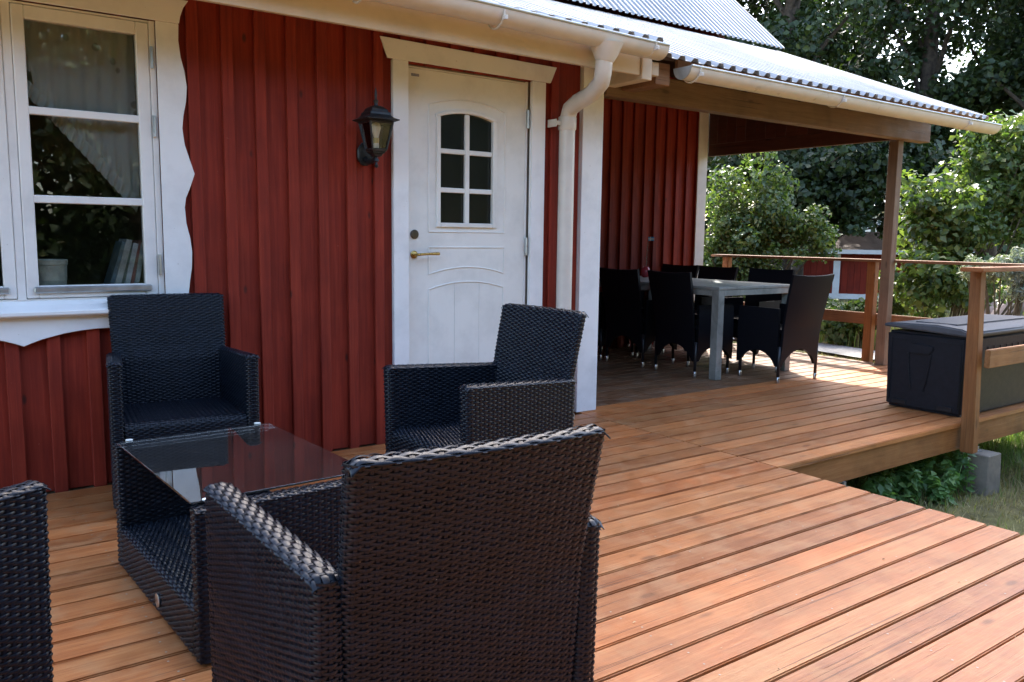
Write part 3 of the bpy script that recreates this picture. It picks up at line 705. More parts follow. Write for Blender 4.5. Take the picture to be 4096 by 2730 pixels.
# ================================================================== WOVEN FURNITURE
class Weave:
    """woven strands laid on parametric surfaces, gathered into one mesh"""
    def __init__(s): s.V = []; s.F = []; s.n = 0
    def _add(s, P, closed=False):
        """P: (rows, m, 3) strips with m cross points"""
        r, m = P.shape[:2]
        idx = np.arange(r*m).reshape(r, m)+s.n
        a, b, c, d = idx[:-1, :-1], idx[1:, :-1], idx[1:, 1:], idx[:-1, 1:]
        s.V.append(P.reshape(-1, 3)); s.F.append(np.stack([a, b, c, d], -1).reshape(-1, 4)); s.n += r*m
    def surf(s, S, U, V, row=.0080, stake=.02, amp=.0028, closed=False, sign=1, ns=5, core=True, bulge=.0020, fill=.46):
        n = max(2, int(round(U/stake))); 
        if closed and n % 2: n += 1
        st = U/n; nu = n*ns
        u = np.linspace(0, U, nu+1); nr = max(1, int(round(V/row))); rw = V/nr
        def fr(uu, vv):
            e = 1e-4
            p = S(uu, vv); du = S(np.clip(uu+e, 0, U) if not closed else (uu+e) % U, vv)-S(np.clip(uu-e, 0, U) if not closed else (uu-e) % U, vv)
            dv = S(uu, np.clip(vv+e, 0, V))-S(uu, np.clip(vv-e, 0, V))
            nn = np.cross(du, dv); nn /= (np.linalg.norm(nn, axis=-1, keepdims=True)+1e-12); return p, nn*sign
        for j in range(nr):
            vc = (j+.5)*rw; hw = rw*fill
            h = amp*np.cos(np.pi*u/st+np.pi*j)
            cols = []
            jit = rng.normal(0, .0003); h = h*(1+.18*rng.normal())+.0004*np.sin(u*31+j*1.7)*rng.random()
            for dv_, dh in ((-hw, -bulge), (0, 0.), (hw, -bulge)):
                p, nn = fr(u, np.full_like(u, np.clip(vc+dv_+jit, 0, V))); cols.append(p+nn*(h+dh)[:, None])
            s._add(np.stack(cols, 1))
        nv = max(3, int(V/.012)); v = np.linspace(0, V, nv)
        for k in range(n if closed else n+1):
            uc = k*st; cols = []
            for d, dh in ((-stake*.17, -.0004), (0, 0.), (stake*.17, -.0004)):
                uu = np.full_like(v, uc+d); uu = uu % U if closed else np.clip(uu, 0, U)
                p, nn = fr(uu, v); cols.append(p+nn*(dh-.0002))
            s._add(np.stack(cols, 1))
        if core:
            nc = max(6, int(U/.02)); uu = np.linspace(0, U, nc+1)
            rows = []
            for vv in np.linspace(0, V, max(4, int(V/.03))):
                p, nn = fr(uu % U if closed else uu, np.full_like(uu, vv)); rows.append(p-nn*.007)
            s._add(np.stack(rows, 1))
    def mesh(s, name): return mesh_np(name, np.concatenate(s.V), np.concatenate(s.F), True)
def rrect(a, b, r):
    """closed rounded rectangle (counter-clockwise) as arclength table"""
    pts = []
    for cx, cy, a0 in ((a-r, -(b-r), -90), (a-r, b-r, 0), (-(a-r), b-r, 90), (-(a-r), -(b-r), 180)):
        for k in range(9):
            t = R(a0+k*90/8); pts.append((cx+r*math.cos(t), cy+r*math.sin(t)))
    pts.append(pts[0]); pts = np.array(pts); L = np.concatenate([[0], np.cumsum(np.linalg.norm(np.diff(pts, axis=0), axis=1))])
    return pts, L, L[-1]
def loop_surface(a, b, r, place):
    pts, L, tot = rrect(a, b, r)
    def S(u, v):
        x = np.interp(u, L, pts[:, 0]); y = np.interp(u, L, pts[:, 1]); return place(x, y, v)
    return S, tot

def armchair_parts(H=.878, AF=.650, AR=.620, HW=.2525, ao=0., AL=.272, yc=.018, fl=.027, **kw):
    def yb(z):          # centre line of the back
        z = np.asarray(z); return -.215-.035*np.clip(z/.6, 0, 1)-.062*np.clip((z-.58)/.3, 0, 1)**1.15
    parts = {}
    # back: closed loop swept upwards
    Z0 = .05; TB = .019
    def place(x, y, v):
        z = Z0+v*(H-.006-Z0)/VB; wf = .95+.05*np.clip((z-.3)/.55, 0, 1); bow = -.018*(1-(x/HW)**2)*np.clip((z-.35)/.3, 0, 1)
        return np.stack([x*wf, y+yb(z)+bow+.012, z], -1)
    VB = H-.006-Z0
    w = Weave(); S, tot = loop_surface(HW, TB, .016, place); w.surf(S, tot, VB, closed=True, sign=1, **kw)
    def cap(u, v):
        x = (u/(2*HW)-.5)*2*(HW-.002); ph = math.pi*(v/.055); z = H-.008+.010*np.sin(ph)-.016*np.maximum(0, np.abs(x)/HW-.93)/.07*1.0; bow = -.018*(1-(x/HW)**2)
        return np.stack([x, -(TB+.003)*np.cos(ph)+yb(H)+bow+.012, z], -1)
    w.surf(cap, 2*HW, .055, row=.0095, stake=.024, amp=.0020, sign=1, bulge=.0012, fill=.49)
    parts['backrest'] = w.mesh('backrest')
    # arms
    def arm(sd):
        w = Weave(); AT = .0265
        def top(y): return AR+(AF-AR)*np.clip((y+.25)/.54, 0, 1)
        def cx(y): return ao+.2405+fl*np.clip((y+.25)/.54, 0, 1)
        VA = .58
        def place(x, y, v):      # x along length, y across
            yy = yc+x; z = Z0+(v/VA)*(top(yy)-.004-Z0); sh = 1-.05*(1-v/VA)
            yy2 = yc+x*sh
            return np.stack([sd*(cx(yy)+y), yy2, z], -1)
        S, tot = loop_surface(AL, AT, .020, place); w.surf(S, tot, VA, closed=True, sign=-sd, **kw)
        def cap(u, v):
            yy = yc-AL+.001+u/(2*AL)*(2*AL-.002); ph = math.pi*(v/.075); end = np.maximum(0, np.abs(yy-yc)/AL-.955)/.045
            return np.stack([sd*(cx(yy)-(AT+.003)*np.cos(ph)), yy, top(yy)-.008+.012*np.sin(ph)*(1-.3*end)-.010*end], -1)
        w.surf(cap, 2*AL, .075, row=.0095, stake=.022, amp=.0020, sign=-sd, bulge=.0012, fill=.49)
        return w.mesh('armrest')
    parts['armrest_r'] = arm(1); parts['armrest_l'] = arm(-1)
    # seat and front apron: one surface, from the back over the front edge and down
    w = Weave(); HX = .238
    prof = [(-.225, .388), (.0, .392), (.20, .397), (.245, .397), (.262, .390), (.272, .374), (.274, .35), (.270, .2), (.266, Z0)]
    pr = np.array(prof); Lp = np.concatenate([[0], np.cumsum(np.linalg.norm(np.diff(pr, axis=0), axis=1))])
    def seat(u, v):
        return np.stack([-HX+u, np.interp(v, Lp, pr[:, 0]), np.interp(v, Lp, pr[:, 1])], -1)
    w.surf(seat, 2*HX, Lp[-1], sign=1)
    parts['seat'] = w.mesh('seat')
    return parts
ap_ = armchair_parts(); ap_low = armchair_parts(.840, .655, .645, .2395, .010, .284, .030, .042, row=.0060, amp=.0021, bulge=.0010, fill=.485, stake=.019)
foot_me = MB().lathe([(.018, 0), (.02, .004), (.02, .06)], (0, 0, 0), 12); foot_me = pyd('foot', foot_me.V, foot_me.F)
def armchair(x, y, t, label, ap=ap_, group='black wicker armchairs around the coffee table'):
    c = tag(empty('armchair', (x, y, 0), -R(t)), label, 'armchair', group)
    for k, me in ap.items(): link(k.split('_')[0], me, M['rattan'], c)
    for sx, sy in ((-1, -1), (1, -1), (1, 1), (-1, 1)): link('foot', foot_me, M['tube'], c, (sx*.235, -.205 if sy < 0 else .245, 0))
    return c
armchair(-1.362, -.388, 187, 'black wicker armchair against the red wall below the window, facing out')
armchair(-.489, -1.518, -92.5, 'black wicker armchair turned side-on in front of the white door')
armchair(-1.538, -2.822, 3.9, 'black wicker armchair facing the red wall across the glass coffee table', ap_low)
armchair(-2.472, -2.135, 66, 'black wicker armchair at the side of the coffee table farthest from the door')

# ---------------------------------------------------------------- coffee table
TX, TY, TT = -1.476, -1.552, R(2.4)
ct = tag(empty('coffee_table', (TX, TY, 0), TT), 'low black wicker coffee table with clear glass top and open sides', 'coffee table')
TW, TL, TH = .272, .447, .443
for sy in (1, -1):
    w_ = Weave(); cy = sy*(TL-.028)
    S, tot = loop_surface(TW, .028, .016, lambda x, y, v, cy=cy: np.stack([x, y+cy, .012+v], -1)); w_.surf(S, tot, TH-.018, closed=True, sign=1, row=.0085)
    def cap(u, v, cy=cy):
        ph = math.pi*v/.07; return np.stack([-TW+.001+u, cy-.030*np.cos(ph), TH-.010+.010*np.sin(ph)], -1)
    w_.surf(cap, 2*TW-.002, .07, row=.01, stake=.02, amp=.0026)
    link('end_panel', w_.mesh('end_panel'), M['rattan'], ct)
w_ = Weave(); YI = TL-.058
prof = np.array([(-TW+.002, .012), (-TW+.002, .142), (-TW+.014, .153), (0, .153), (TW-.014, .153), (TW-.002, .142), (TW-.002, .012)]); Lq = np.concatenate([[0], np.cumsum(np.linalg.norm(np.diff(prof, axis=0), axis=1))])
w_.surf(lambda u, v: np.stack([np.interp(v, Lq, prof[:, 0]), -YI+u, np.interp(v, Lq, prof[:, 1])], -1), 2*YI, Lq[-1], sign=-1, row=.0085)
link('shelf', w_.mesh('shelf'), M['rattan'], ct)
MB().box((-TW+.004, -TL+.05, TH+.0035), (TW-.004, TL-.05, TH+.0095)).build('glass_top', M['table_glass'], ct, .001)
M['pad'] = simple('clear_pad', (.72, .76, .73), .35)
for sx in (-1, 1):
    for sy in (-1, 1): link('pad', pyd('pad', *(lambda b: (b.V, b.F))(MB().lathe([(.011, 0), (.012, .001), (.012, .0035)], (0, 0, 0), 14))), M['pad'], ct, (sx*(TW-.045), sy*(TL-.045), TH+.0098))
MB().lathe([(.0, 0.), (.021, 0.), (.022, -.002), (.022, -.005), (.02, -.006)], (0, 0, 0), 20, 0).build('badge', M['steel'], ct, smooth=True, loc=(-TW+.0015, -.055, .055))

# ================================================================== DINING SET
def grid_part(S, nu, nv, th, name, uvs=(1, 1)):
    u = np.linspace(0, 1, nu+1); v = np.linspace(0, 1, nv+1); UU, VV = np.meshgrid(u, v)
    P = S(UU, VV); du = np.gradient(P, axis=1); dv = np.gradient(P, axis=0); nn = np.cross(du, dv); nn /= np.linalg.norm(nn, axis=-1, keepdims=True)+1e-12
    A = P+nn*th/2; B = P-nn*th/2; m = (nu+1)*(nv+1); idx = np.arange(m).reshape(nv+1, nu+1)
    q = lambda i: np.stack([i[:-1, :-1], i[:-1, 1:], i[1:, 1:], i[1:, :-1]], -1).reshape(-1, 4)
    F = [q(idx), q(idx+m)[:, ::-1]]
    bd = np.concatenate([idx[0, :], idx[1:, -1], idx[-1, -2::-1], idx[-2:0:-1, 0]]); bd2 = np.roll(bd, -1)
    F.append(np.stack([bd2, bd, bd+m, bd2+m], -1))
    me = mesh_np(name, np.concatenate([A.reshape(-1, 3), B.reshape(-1, 3)]), np.concatenate(F), True)
    uv = np.concatenate([np.stack([UU*uvs[0], VV*uvs[1]], -1).reshape(-1, 2)]*2); ul = me.uv_layers.new(name='UVMap')
    li = np.empty(len(me.loops), np.int32); me.loops.foreach_get('vertex_index', li); ul.data.foreach_set('uv', uv[li].astype(np.float32).ravel())
    try: me.set_sharp_from_angle(angle=R(50))
    except Exception: pass
    return me
def dining_meshes():
    d = {}
    def yrear(z): return -.20-.03*np.clip((z-.1)/.4, 0, 1)-.085*np.clip((z-.45)/.43, 0, 1)**1.3
    def back(u, v):
        zb = .135+.135*np.clip(1-(2*np.abs(u-.5)/.88)**2, 0, 1)**.7
        z = zb+(.882+.012*(2*u-1)**2-zb)*v; wd = .222+.026*np.clip((z-.4)/.48, 0, 1)+.008*np.clip((.3-z)/.2, 0, 1)
        return np.stack([(1-2*u)*wd, yrear(z)-.02*(1-(2*u-1)**2)*np.clip((z-.3)/.3, 0, 1), z], -1)
    d['backrest'] = grid_part(back, 18, 22, .026, 'backrest', (.5, .75))
    def side(sd):
        def S(u, v):
            y = -.20+.42*u; zb = .135+.12*np.clip(1-(2*np.abs(u-.5)/.88)**2, 0, 1)**.7
            z = zb+(.612-zb)*v; return np.stack([sd*(.232+.02*u+.006*np.sin(v*3)), y*(1-.03*v), z], -1)
        return grid_part(S, 16, 10, .028, 'side_panel', (.42, .48))
    d['side_panel_a'] = side(1); d['side_panel_b'] = side(-1)
    def seat(u, v): return np.stack([(u-.5)*.44, -.2+.415*v, .425-.01*np.sin(v*3.1)+u*0], -1)
    d['seat'] = grid_part(seat, 6, 6, .03, 'seat', (.44, .42))
    def front(u, v):
        zb = .15+.12*np.clip(1-(2*np.abs(u-.5)/.88)**2, 0, 1)**.7; return np.stack([(u-.5)*.47, .213+0*u, zb+(.42-zb)*v], -1)
    d['front_skirt'] = grid_part(front, 14, 6, .024, 'front_skirt', (.46, .3))
    return d
dm = dining_meshes()
legm = MB().tube([(0, 0, .04), (0, 0, .30)], [.0125, .0145], 10); legm = pyd('leg', legm.V, legm.F, True)
capm = MB().lathe([(.0105, 0), (.0135, .002), (.0145, .012), (.0145, .048), (.013, .05)], (0, 0, 0), 12); capm = pyd('leg_cap', capm.V, capm.F, True)
def dining_chair(x, y, t, label, group='black woven dining chairs round the grey table'):
    c = tag(empty('dining_chair', (x, y, 0), -R(t)), label, 'dining chair', group)
    for k, me in dm.items(): link(k[:-2] if k.endswith(('_a', '_b')) else k, me, M['weave'], c)
    for sx in (-1, 1):
        for yy in (-.205, .205):
            lg = link('leg', legm, M['tube'], c, (sx*.232, yy, 0)); link('leg_cap', capm, M['steel'], lg)
    return c
dining_chair(3.665, .155, 4, 'black woven dining chair at the end of the grey table, back towards the storage box')
dining_chair(3.255, .755, 91, 'black woven dining chair by the front table leg, on the side towards the house door')
dining_chair(3.255, 1.40, 88, 'middle black woven dining chair on the table side towards the house door')
dining_chair(3.25, 1.94, 91, 'black woven dining chair beside the porch wall, on the door side of the table')
dining_chair(4.075, .80, -91, 'black woven dining chair by the end chair, on the table side towards the railing')
dining_chair(4.075, 1.46, -89, 'middle black woven dining chair on the table side towards the railing')
dining_chair(4.08, 1.97, -91, 'black woven dining chair beside the red porch wall, on the railing side of the table')
dt = tag(empty('dining_table', (3.58, 1.22, 0)), 'long mottled grey dining table with square legs on the porch', 'dining table')
def dtp(name, lo, hi): 
    o = bx(name, lo, hi, M['tgrey'], None, .003); o.parent = dt; o.location = [a-b for a, b in zip(o.location, (3.58, 1.22, 0))]
dtp('tabletop', (3.075, .325, .752), (4.085, 2.13, .776))
for x0, x1, y0, y1 in ((3.078, 3.151, .328, .401), (4.009, 4.082, .328, .401), (3.078, 3.151, 2.054, 2.127), (4.009, 4.082, 2.054, 2.127)): dtp('leg', (x0, y0, 0), (x1, y1, .7515))
for lo, hi in (((3.152, .331, .70), (4.008, .371, .7512)), ((3.152, 2.086, .70), (4.008, 2.124, .7512)), ((3.081, .402, .70), (3.121, 2.053, .7512)), ((4.041, .402, .70), (4.079, 2.053, .7512))): dtp('apron', lo, hi)
M['vase'] = simple('red_ceramic', (.55, .055, .07), .25, 0, .6, .1); M['twig'] = simple('twig_leaf', (.19, .19, .13), .7)
VX, VY = 3.735, 1.835
vz = tag(empty('vase', (VX, VY, .776)), 'small glossy red vase on the grey dining table', 'vase')
MB().lathe([(.026, 0), (.041, .012), (.050, .04), (.048, .07), (.036, .09), (.029, .10), (.032, .108), (.027, .108), (.024, .098)], (0, 0, 0), 20).build('vase_body', M['vase'], vz, smooth=True)
fl = tag(empty('table_flag', (VX, VY, .79)), 'blue paper flag with pale cross on a leafy twig standing in the red vase', 'flag')
tw = MB(); tw.tube([(0, 0, .0), (.006, .002, .12), (.014, .004, .24), (.03, .006, .37)], .0025, 6)
for k in range(26):
    z = .12+k*.0085; a = k*2.4; p = np.array([.004+z*.055, .002, z]); d = np.array([math.cos(a), math.sin(a), .8])*.014; s = np.array([-math.sin(a), math.cos(a), 0])*.005
    tw.add([p, p+d*.5+s, p+d, p+d*.5-s], [(0, 1, 2, 3)])
tw.build('twig', M['twig'], fl)
M['flagb'] = simple('flag_blue', (.05, .28, .65), .6); M['flagy'] = simple('flag_cross', (.62, .62, .45), .6)
fb = MB().box((0, -.0006, -.02), (.062, .0006, .02)).build('flag_cloth', M['flagb'], fl, loc=(.028, .006, .372), rot=(0, 0, R(-25)))
MB().box((.018, -.0011, -.0202), (.026, .0011, .0202)).box((.0, -.0012, -.004), (.0622, .0012, .004)).build('flag_cross', M['flagy'], fb)

# ================================================================== STORAGE BOX
BX0, BX1, BY0, BY1 = 3.315, 4.60, -1.565, -1.005
sb = tag(empty('storage_box', (3.95, -1.285, 0)), 'large black plastic cushion storage box with grey lid on the deck edge', 'storage box')
B0 = np.array([3.95, -1.285, 0])
def sp(mb, name, mat, bevel=0, seg=1, smooth=False): return mb.build(name, mat, sb, bevel, seg, smooth, loc=tuple(-B0))
b = MB(); zt = .545
Vb = [(BX0+.012, BY0+.012, .004), (BX1-.012, BY0+.012, .004), (BX1-.012, BY1-.012, .004), (BX0+.012, BY1-.012, .004), (BX0, BY0, zt), (BX1, BY0, zt), (BX1, BY1, zt), (BX0, BY1, zt)]
b.add(Vb, [(0, 3, 2, 1), (4, 5, 6, 7), (0, 1, 5, 4), (1, 2, 6, 5), (2, 3, 7, 6), (3, 0, 4, 7)]); sp(b, 'body', M['plastic'], .02, 3, True)
# raised frame round the end panel
e = MB()
for y0, y1, z0, z1 in ((BY0+.03, BY0+.048, .06, .50), (BY1-.048, BY1-.03, .06, .50), (BY0+.048, BY1-.048, .485, .50)): e.box((BX0-.004, y0, z0), (BX0+.012, y1, z1))
sp(e, 'panel_frame', M['plastic'], .004, 2)
yc = (BY0+BY1)/2+.035
hnd = MB()
P = [(yc-.10, .455), (yc-.095, .435), (yc-.075, .40), (yc+.075, .40), (yc+.09, .43), (yc+.10, .465), (yc+.06, .473), (yc-.06, .468)]
hnd.prism(P, BX0-.013, BX0+.008, 0); sp(hnd, 'handle', M['plastic'], .006, 2)
sc_ = MB()
for s0 in (-1, 1):
    pts = [(BX0-.003, yc+s0*(.078-.035*t**1.5), .40-.26*t) for t in np.linspace(0, 1, 8)]; sc_.tube(pts, [.007-.004*t for t in np.linspace(0, 1, 8)], 8)
sp(sc_, 'handle_groove', M['plastic'], smooth=True)
for y in (BY0+.12, BY1-.12): sp(MB().box((BX0+.002, y-.05, .03), (BX0+.014, y+.05, .055)).box((BX0-.002, y-.05, .056), (BX0+.014, y+.05, .062)), 'foot_slot', M['tube'], .002)
for k in range(13):
    x = BX0+.10+k*.09
    if False: sp(MB().box((x+.02, BY0-.0005, .08), (x+.045, BY0+.014, .40)), 'rib', M['plastic'], .008, 2)
    if k < 13: sp(MB().box((x+.005, BY0-.002, .43), (x+.06, BY0+.01, .475)), 'rib', M['plastic'], .006, 2)
ld = MB()
ldp = [(BY0-.022, .548), (BY0-.022, .578), (BY0+.03, .598), (BY0+.2, .612), (BY1-.05, .603), (BY1+.02, .592), (BY1+.02, .572)]
ld.prism(ldp, BX0-.025, BX1+.025, 0); sp(ld, 'lid', M['lid'], .012, 3, True)
for y in (BY0+.12,): sp(MB().box((BX0+.10, y, .59), (BX1-.1, y+.30, .6155)), 'lid_panel', M['lid'], .008, 2)

# ================================================================== THINGS BEHIND THE WINDOW
# pleated curtain, edge running diagonally
cu = []; nu, nv = 70, 26
for j in range(nv+1):
    v = j/nv
    for i in range(nu+1):
        u = i/nu
        x = -1.845+u*.455; ztop = 2.10
        zd = 1.83-.52*u**1.05 if u > .08 else 1.86
        z = ztop+(zd-ztop)*v; y = .075+.006*math.sin(u*46+v*2)+.010*math.sin(u*95)*max(0, (v-.8)/.2)+.004*math.sin(u*150)*max(0, v-.85)*6
        cu.append((x, y, z+.006*math.sin(u*80)*(v > .97)))
cf = [(j*(nu+1)+i, j*(nu+1)+i+1, (j+1)*(nu+1)+i+1, (j+1)*(nu+1)+i) for j in range(nv) for i in range(nu)]
tag(link('curtain', pyd('curtain', cu, cf, True), M['curtain']), 'patterned white curtain hanging diagonally behind the window pane', 'curtain')
rv = []; nn_ = 90
for i in range(nn_+1):
    u = .02+.98*i/nn_; x = -1.845+u*.455; z = 1.835-.52*u**1.05
    for s in (0, .5, 1): rv.append((x-.02*s, .068+.012*math.sin(i*1.15)*(.3+s)-.004, z-.055*s+.006*math.sin(i*1.15+.6)*s))
rfm = pyd('ruffle', rv, [(3*i+k, 3*i+k+1, 3*i+4+k, 3*i+3+k) for i in range(nn_) for k in (0, 1)], True)
link('ruffle', rfm, M['curtain'], [o for o in bpy.data.objects if o.name == 'curtain'][0])
sl_ = hbx('window_board', (-2.47, .036, .868), (-1.341, .30, .893), M['sash'], win, .004)
M['tin'] = simple('old_tin', (.62, .64, .55), .45, 0, .4, .12, 25, .2, 60)
tn = tag(empty('tin_bucket', (-1.775, .125, .893)), 'chipped pale enamel bucket on the inner window sill', 'bucket')
MB().lathe([(.060, 0), (.063, .004), (.069, .12), (.073, .122), (.073, .142), (.070, .145), (.068, .14), (.067, .05)], (0, 0, 0), 28).build('bucket_body', M['tin'], tn, smooth=True)
bkc = [(.14, .2, .24), (.5, .52, .5), (.12, .16, .14), (.55, .6, .62), (.3, .12, .1), (.42, .46, .45)]; xo = -1.55
bdesc = ['dark teal book leaning on the inner window sill', 'wide pale grey book leaning between two dark ones on the window sill', 'dark green book leaning on the inner window sill', 'white book leaning among the books on the window sill', 'dull red book leaning on the inner window sill', 'light grey book at the end of the leaning row on the window sill']
for k in range(6):
    th = (.016, .026, .012, .022, .014, .02)[k]; hh = (.24, .25, .22, .23, .24, .23)[k]; dp_ = (.16, .17, .15, .16, .15, .16)[k]
    bo = tag(empty('book', (xo, .13, .893)), bdesc[k], 'book', 'books on the window sill'); bo.rotation_euler = (0, R(17-k*1.2), 0)
    cm = simple('book_cover_%d' % k, bkc[k], .5, 0, .5, .25, 20)
    MB().box((0, -dp_/2, 0), (.002, dp_/2, hh)).box((th-.002, -dp_/2, 0), (th, dp_/2, hh)).box((.002, -dp_/2, 0), (th-.002, -dp_/2+.003, hh)).build('cover', cm, bo)
    MB().box((.0022, -dp_/2+.0032, .003), (th-.0022, dp_/2-.004, hh-.003)).build('pages', M['tin'], bo)
    xo += th/math.cos(R(17))+.003

# ================================================================== VEGETATION
def unit(n): 
    v = rng.normal(size=(n, 3)); return v/np.linalg.norm(v, axis=1, keepdims=True)
def leaves_mesh(name, P, N, size, asp=.55, fold=.25, droop=.0):
    """one folded four-vertex leaf per point; N = leaf normals"""
    n = len(P); size = np.asarray(size)*np.ones(n)
    t = np.cross(N, unit(n)); t /= np.linalg.norm(t, axis=1, keepdims=True)+1e-9
    t[:, 2] -= droop; t /= np.linalg.norm(t, axis=1, keepdims=True)+1e-9
    b = np.cross(N, t); b /= np.linalg.norm(b, axis=1, keepdims=True)+1e-9; nn = np.cross(t, b)
    s = size[:, None]; A = P-t*s*.5; T = P+t*s*.5-nn*s*.08
    Lf = P-t*s*.08+b*s*asp*.5+nn*s*fold*asp*.5; Rr = P-t*s*.08-b*s*asp*.5+nn*s*fold*asp*.5
    V = np.stack([A, Lf, T, Rr], 1).reshape(-1, 3); i = np.arange(n)*4
    F = np.concatenate([np.stack([i, i+1, i+2], 1), np.stack([i, i+2, i+3], 1)])
    return mesh_np(name, V, F)
def crown_points(clumps, n, up=.5, shell=.45):
    C_ = np.array([c[:3] for c in clumps]); Rr = np.array([c[3] for c in clumps]); p = Rr**2/np.sum(Rr**2)
    k = rng.choice(len(clumps), n, p=p); d = unit(n); r = Rr[k]*(shell+(1-shell)*rng.random(n)**.6)
    P = C_[k]+d*r[:, None]*np.array([1, 1, .85]); N = d*.8+unit(n)*.7; N[:, 2] += up; N /= np.linalg.norm(N, axis=1, keepdims=True)
    return P, N
def plant(name, label, cat, base, clumps, n, size, mat, trunk=None, group=None, stems=None, asp=.6, up=.5, bark=None, sizevar=.35, droop=.3, shell=.45):
    base = np.array(base, float); o = tag(empty(name, base), label, cat, group)
    P, N = crown_points(clumps, n, up, shell)
    P[:, 2] = np.maximum(P[:, 2], base[2]+.03)
    me = leaves_mesh('crown', P-base, N, size*(1+sizevar*(rng.random(n)-.5)*2), asp, .3, droop); link('crown' if trunk else 'foliage', me, mat, o)
    m = MB()
    if trunk:
        h, r = trunk; top = np.array([rng.normal(0, .15), rng.normal(0, .15), h])
        pts = [top*t+np.array([.06*math.sin(5*t+base[0]), .06*math.cos(4*t+base[1]), 0]) for t in np.linspace(0, 1, 8)]
        m.tube(pts, [r*(1.25-.25*min(1, t*5))*(1-.65*t) for t in np.linspace(0, 1, 8)], 10)
        for c in clumps[::max(1, len(clumps)//22)]:
            c = np.array(c[:3])-base; t = np.clip(c[2]/h-.22, .22, .95); p0 = top*t; mid = (p0+c)/2+np.array([0, 0, .12*np.linalg.norm(c-p0)])
            m.tube([p0, mid, c], [r*.35*(1-.5*t), r*.2, r*.06], 6)
        m.build('trunk', bark or M['bark'], o, smooth=True)
    else:
        for c in clumps[::max(1, len(clumps)//(stems or 12))]:
            c = np.array(c[:3])-base; p0 = np.array([c[0]*.12+rng.normal(0, .05), c[1]*.12+rng.normal(0, .05), -.03]); mid = p0*.5+c*.5+np.array([0, 0, .05])
            m.tube([p0, mid, c], [.016, .011, .004], 5)
        m.build('stems', bark or M['stem'], o, smooth=True)
    return o
def blob(c, rx, ry, rz, n, r0, r1, zmin=-.5, seed=0):
    """clump centres filling an uneven ellipsoid"""
    g = np.random.default_rng(seed); out = []
    while len(out) < n:
        d = g.normal(size=3); d /= np.linalg.norm(d); q = g.random()**.4
        p = np.array(c)+d*q*np.array([rx, ry, rz])*(.82+.18*math.sin(5*d[0]+7*d[2]+seed)); r = r0+(r1-r0)*g.random()
        if p[2]-r*.6 > zmin: out.append((*p, r))
    return out
def at(px, py, t): return CAM+(Rt*(px-2048)/3320.97+Up*(1365-py)/3320.97+Fw)*t
def gr(px, t):
    p = at(px, 1000, t); return np.array([p[0], p[1], -.5])

# --- lilac bushes beyond the railings
g = gr(3000, 15.5); a = at(2990, 880, 15.5); b = at(3190, 945, 15.0); a2 = at(2880, 1000, 15.5)
plant('lilac_bush', 'tall pale green lilac bush beyond the porch, beside the white corner board', 'bush', g,
      blob(a, .85, .8, 1.25, 60, .20, .36, seed=1)+blob(a2, .9, .8, 1.2, 40, .22, .4, seed=2)+blob(b, .72, .7, .55, 40, .16, .30, seed=3)+blob((g[0], g[1], .3), .85, .9, .7, 34, .25, .4, seed=4), 24000, .082, M['lilac2'], None, 'lilac bushes beyond the railings', 34, .7)
g = gr(3800, 10.5); a = at(3800, 900, 10.5); b = at(4020, 720, 10.8); c3 = at(3720, 1130, 10.5)
plant('lilac_bush', 'big sunlit lilac bush beyond the storage box, leaves up to the gutter end', 'bush', g,
      blob(a, .60, .7, .95, 50, .16, .30, seed=5)+blob(b, .80, .7, 1.0, 70, .16, .32, seed=6)+blob(c3, .75, .6, .45, 34, .16, .3, seed=7)+blob(at(4230, 900, 10.8), .8, .8, 1.4, 50, .2, .34, seed=8), 19000, .084, M['lilac2'], None, 'lilac bushes beyond the railings', 30, .7, sizevar=.55)
g = gr(3420, 13.2); 
plant('hedge_shrub', 'low green shrub in front of the red outbuilding', 'bush', g, blob(at(3400, 1275, 13.2), .75, .6, .24, 30, .14, .26, zmin=-.6, seed=9)+blob(at(3600, 1180, 13.0), .40, .4, .4, 20, .12, .2, zmin=-.6, seed=10), 4200, .10, M['lilac'], None, None, 12, .75)
# --- tall dark trees
spots = [(2880, 27, 1, 'dark leafy tree towering behind the ridge of the metal roof'), (3120, 24, 2, 'dark oak with thick trunk just beyond the upper roof corner'), (3400, 29, 3, 'tall dark tree rising over the middle of the porch roof'),
         (3660, 25, 4, 'dark tree with bare lower limbs above the porch post'), (3930, 28, 5, 'dark tree behind the sunlit lilac bush'), (4220, 23, 6, 'dark tree with spreading branches over the lilac bush'), (2640, 31, 7, 'dark tree standing behind the house roof')]
for px, t, sd, lb in spots:
    g = gr(px, t); gg = np.random.default_rng(100+sd)
    cl = blob((g[0], g[1], 5.6), 2.9, 2.9, 4.4, 60, .45, .85, zmin=1.9, seed=20+sd)+blob((g[0], g[1], 10.5), 3.0, 3.0, 3.2, 36, .5, .9, seed=40+sd)
    plant('leafy_tree', lb, 'tree', g, cl, 19000, .18, M['oak'], (12., .34), 'dark trees beyond the garden', asp=.75, up=.3, shell=.25)
g = np.array([10.2, 10.6, -.5]); plant('leafy_tree', 'very tall unseen tree added behind the house, its crown filtering the sun on the deck', 'tree', g, blob((10.4, 9.3, 18.5), 3.9, 3.3, 3.4, 58, .6, 1.0, seed=33), 15000, .24, M['oak'], (17., .38), 'dark trees beyond the garden', asp=.7, up=.3, shell=.25)  # added out of view: this crown thins the sunlight falling on the open deck
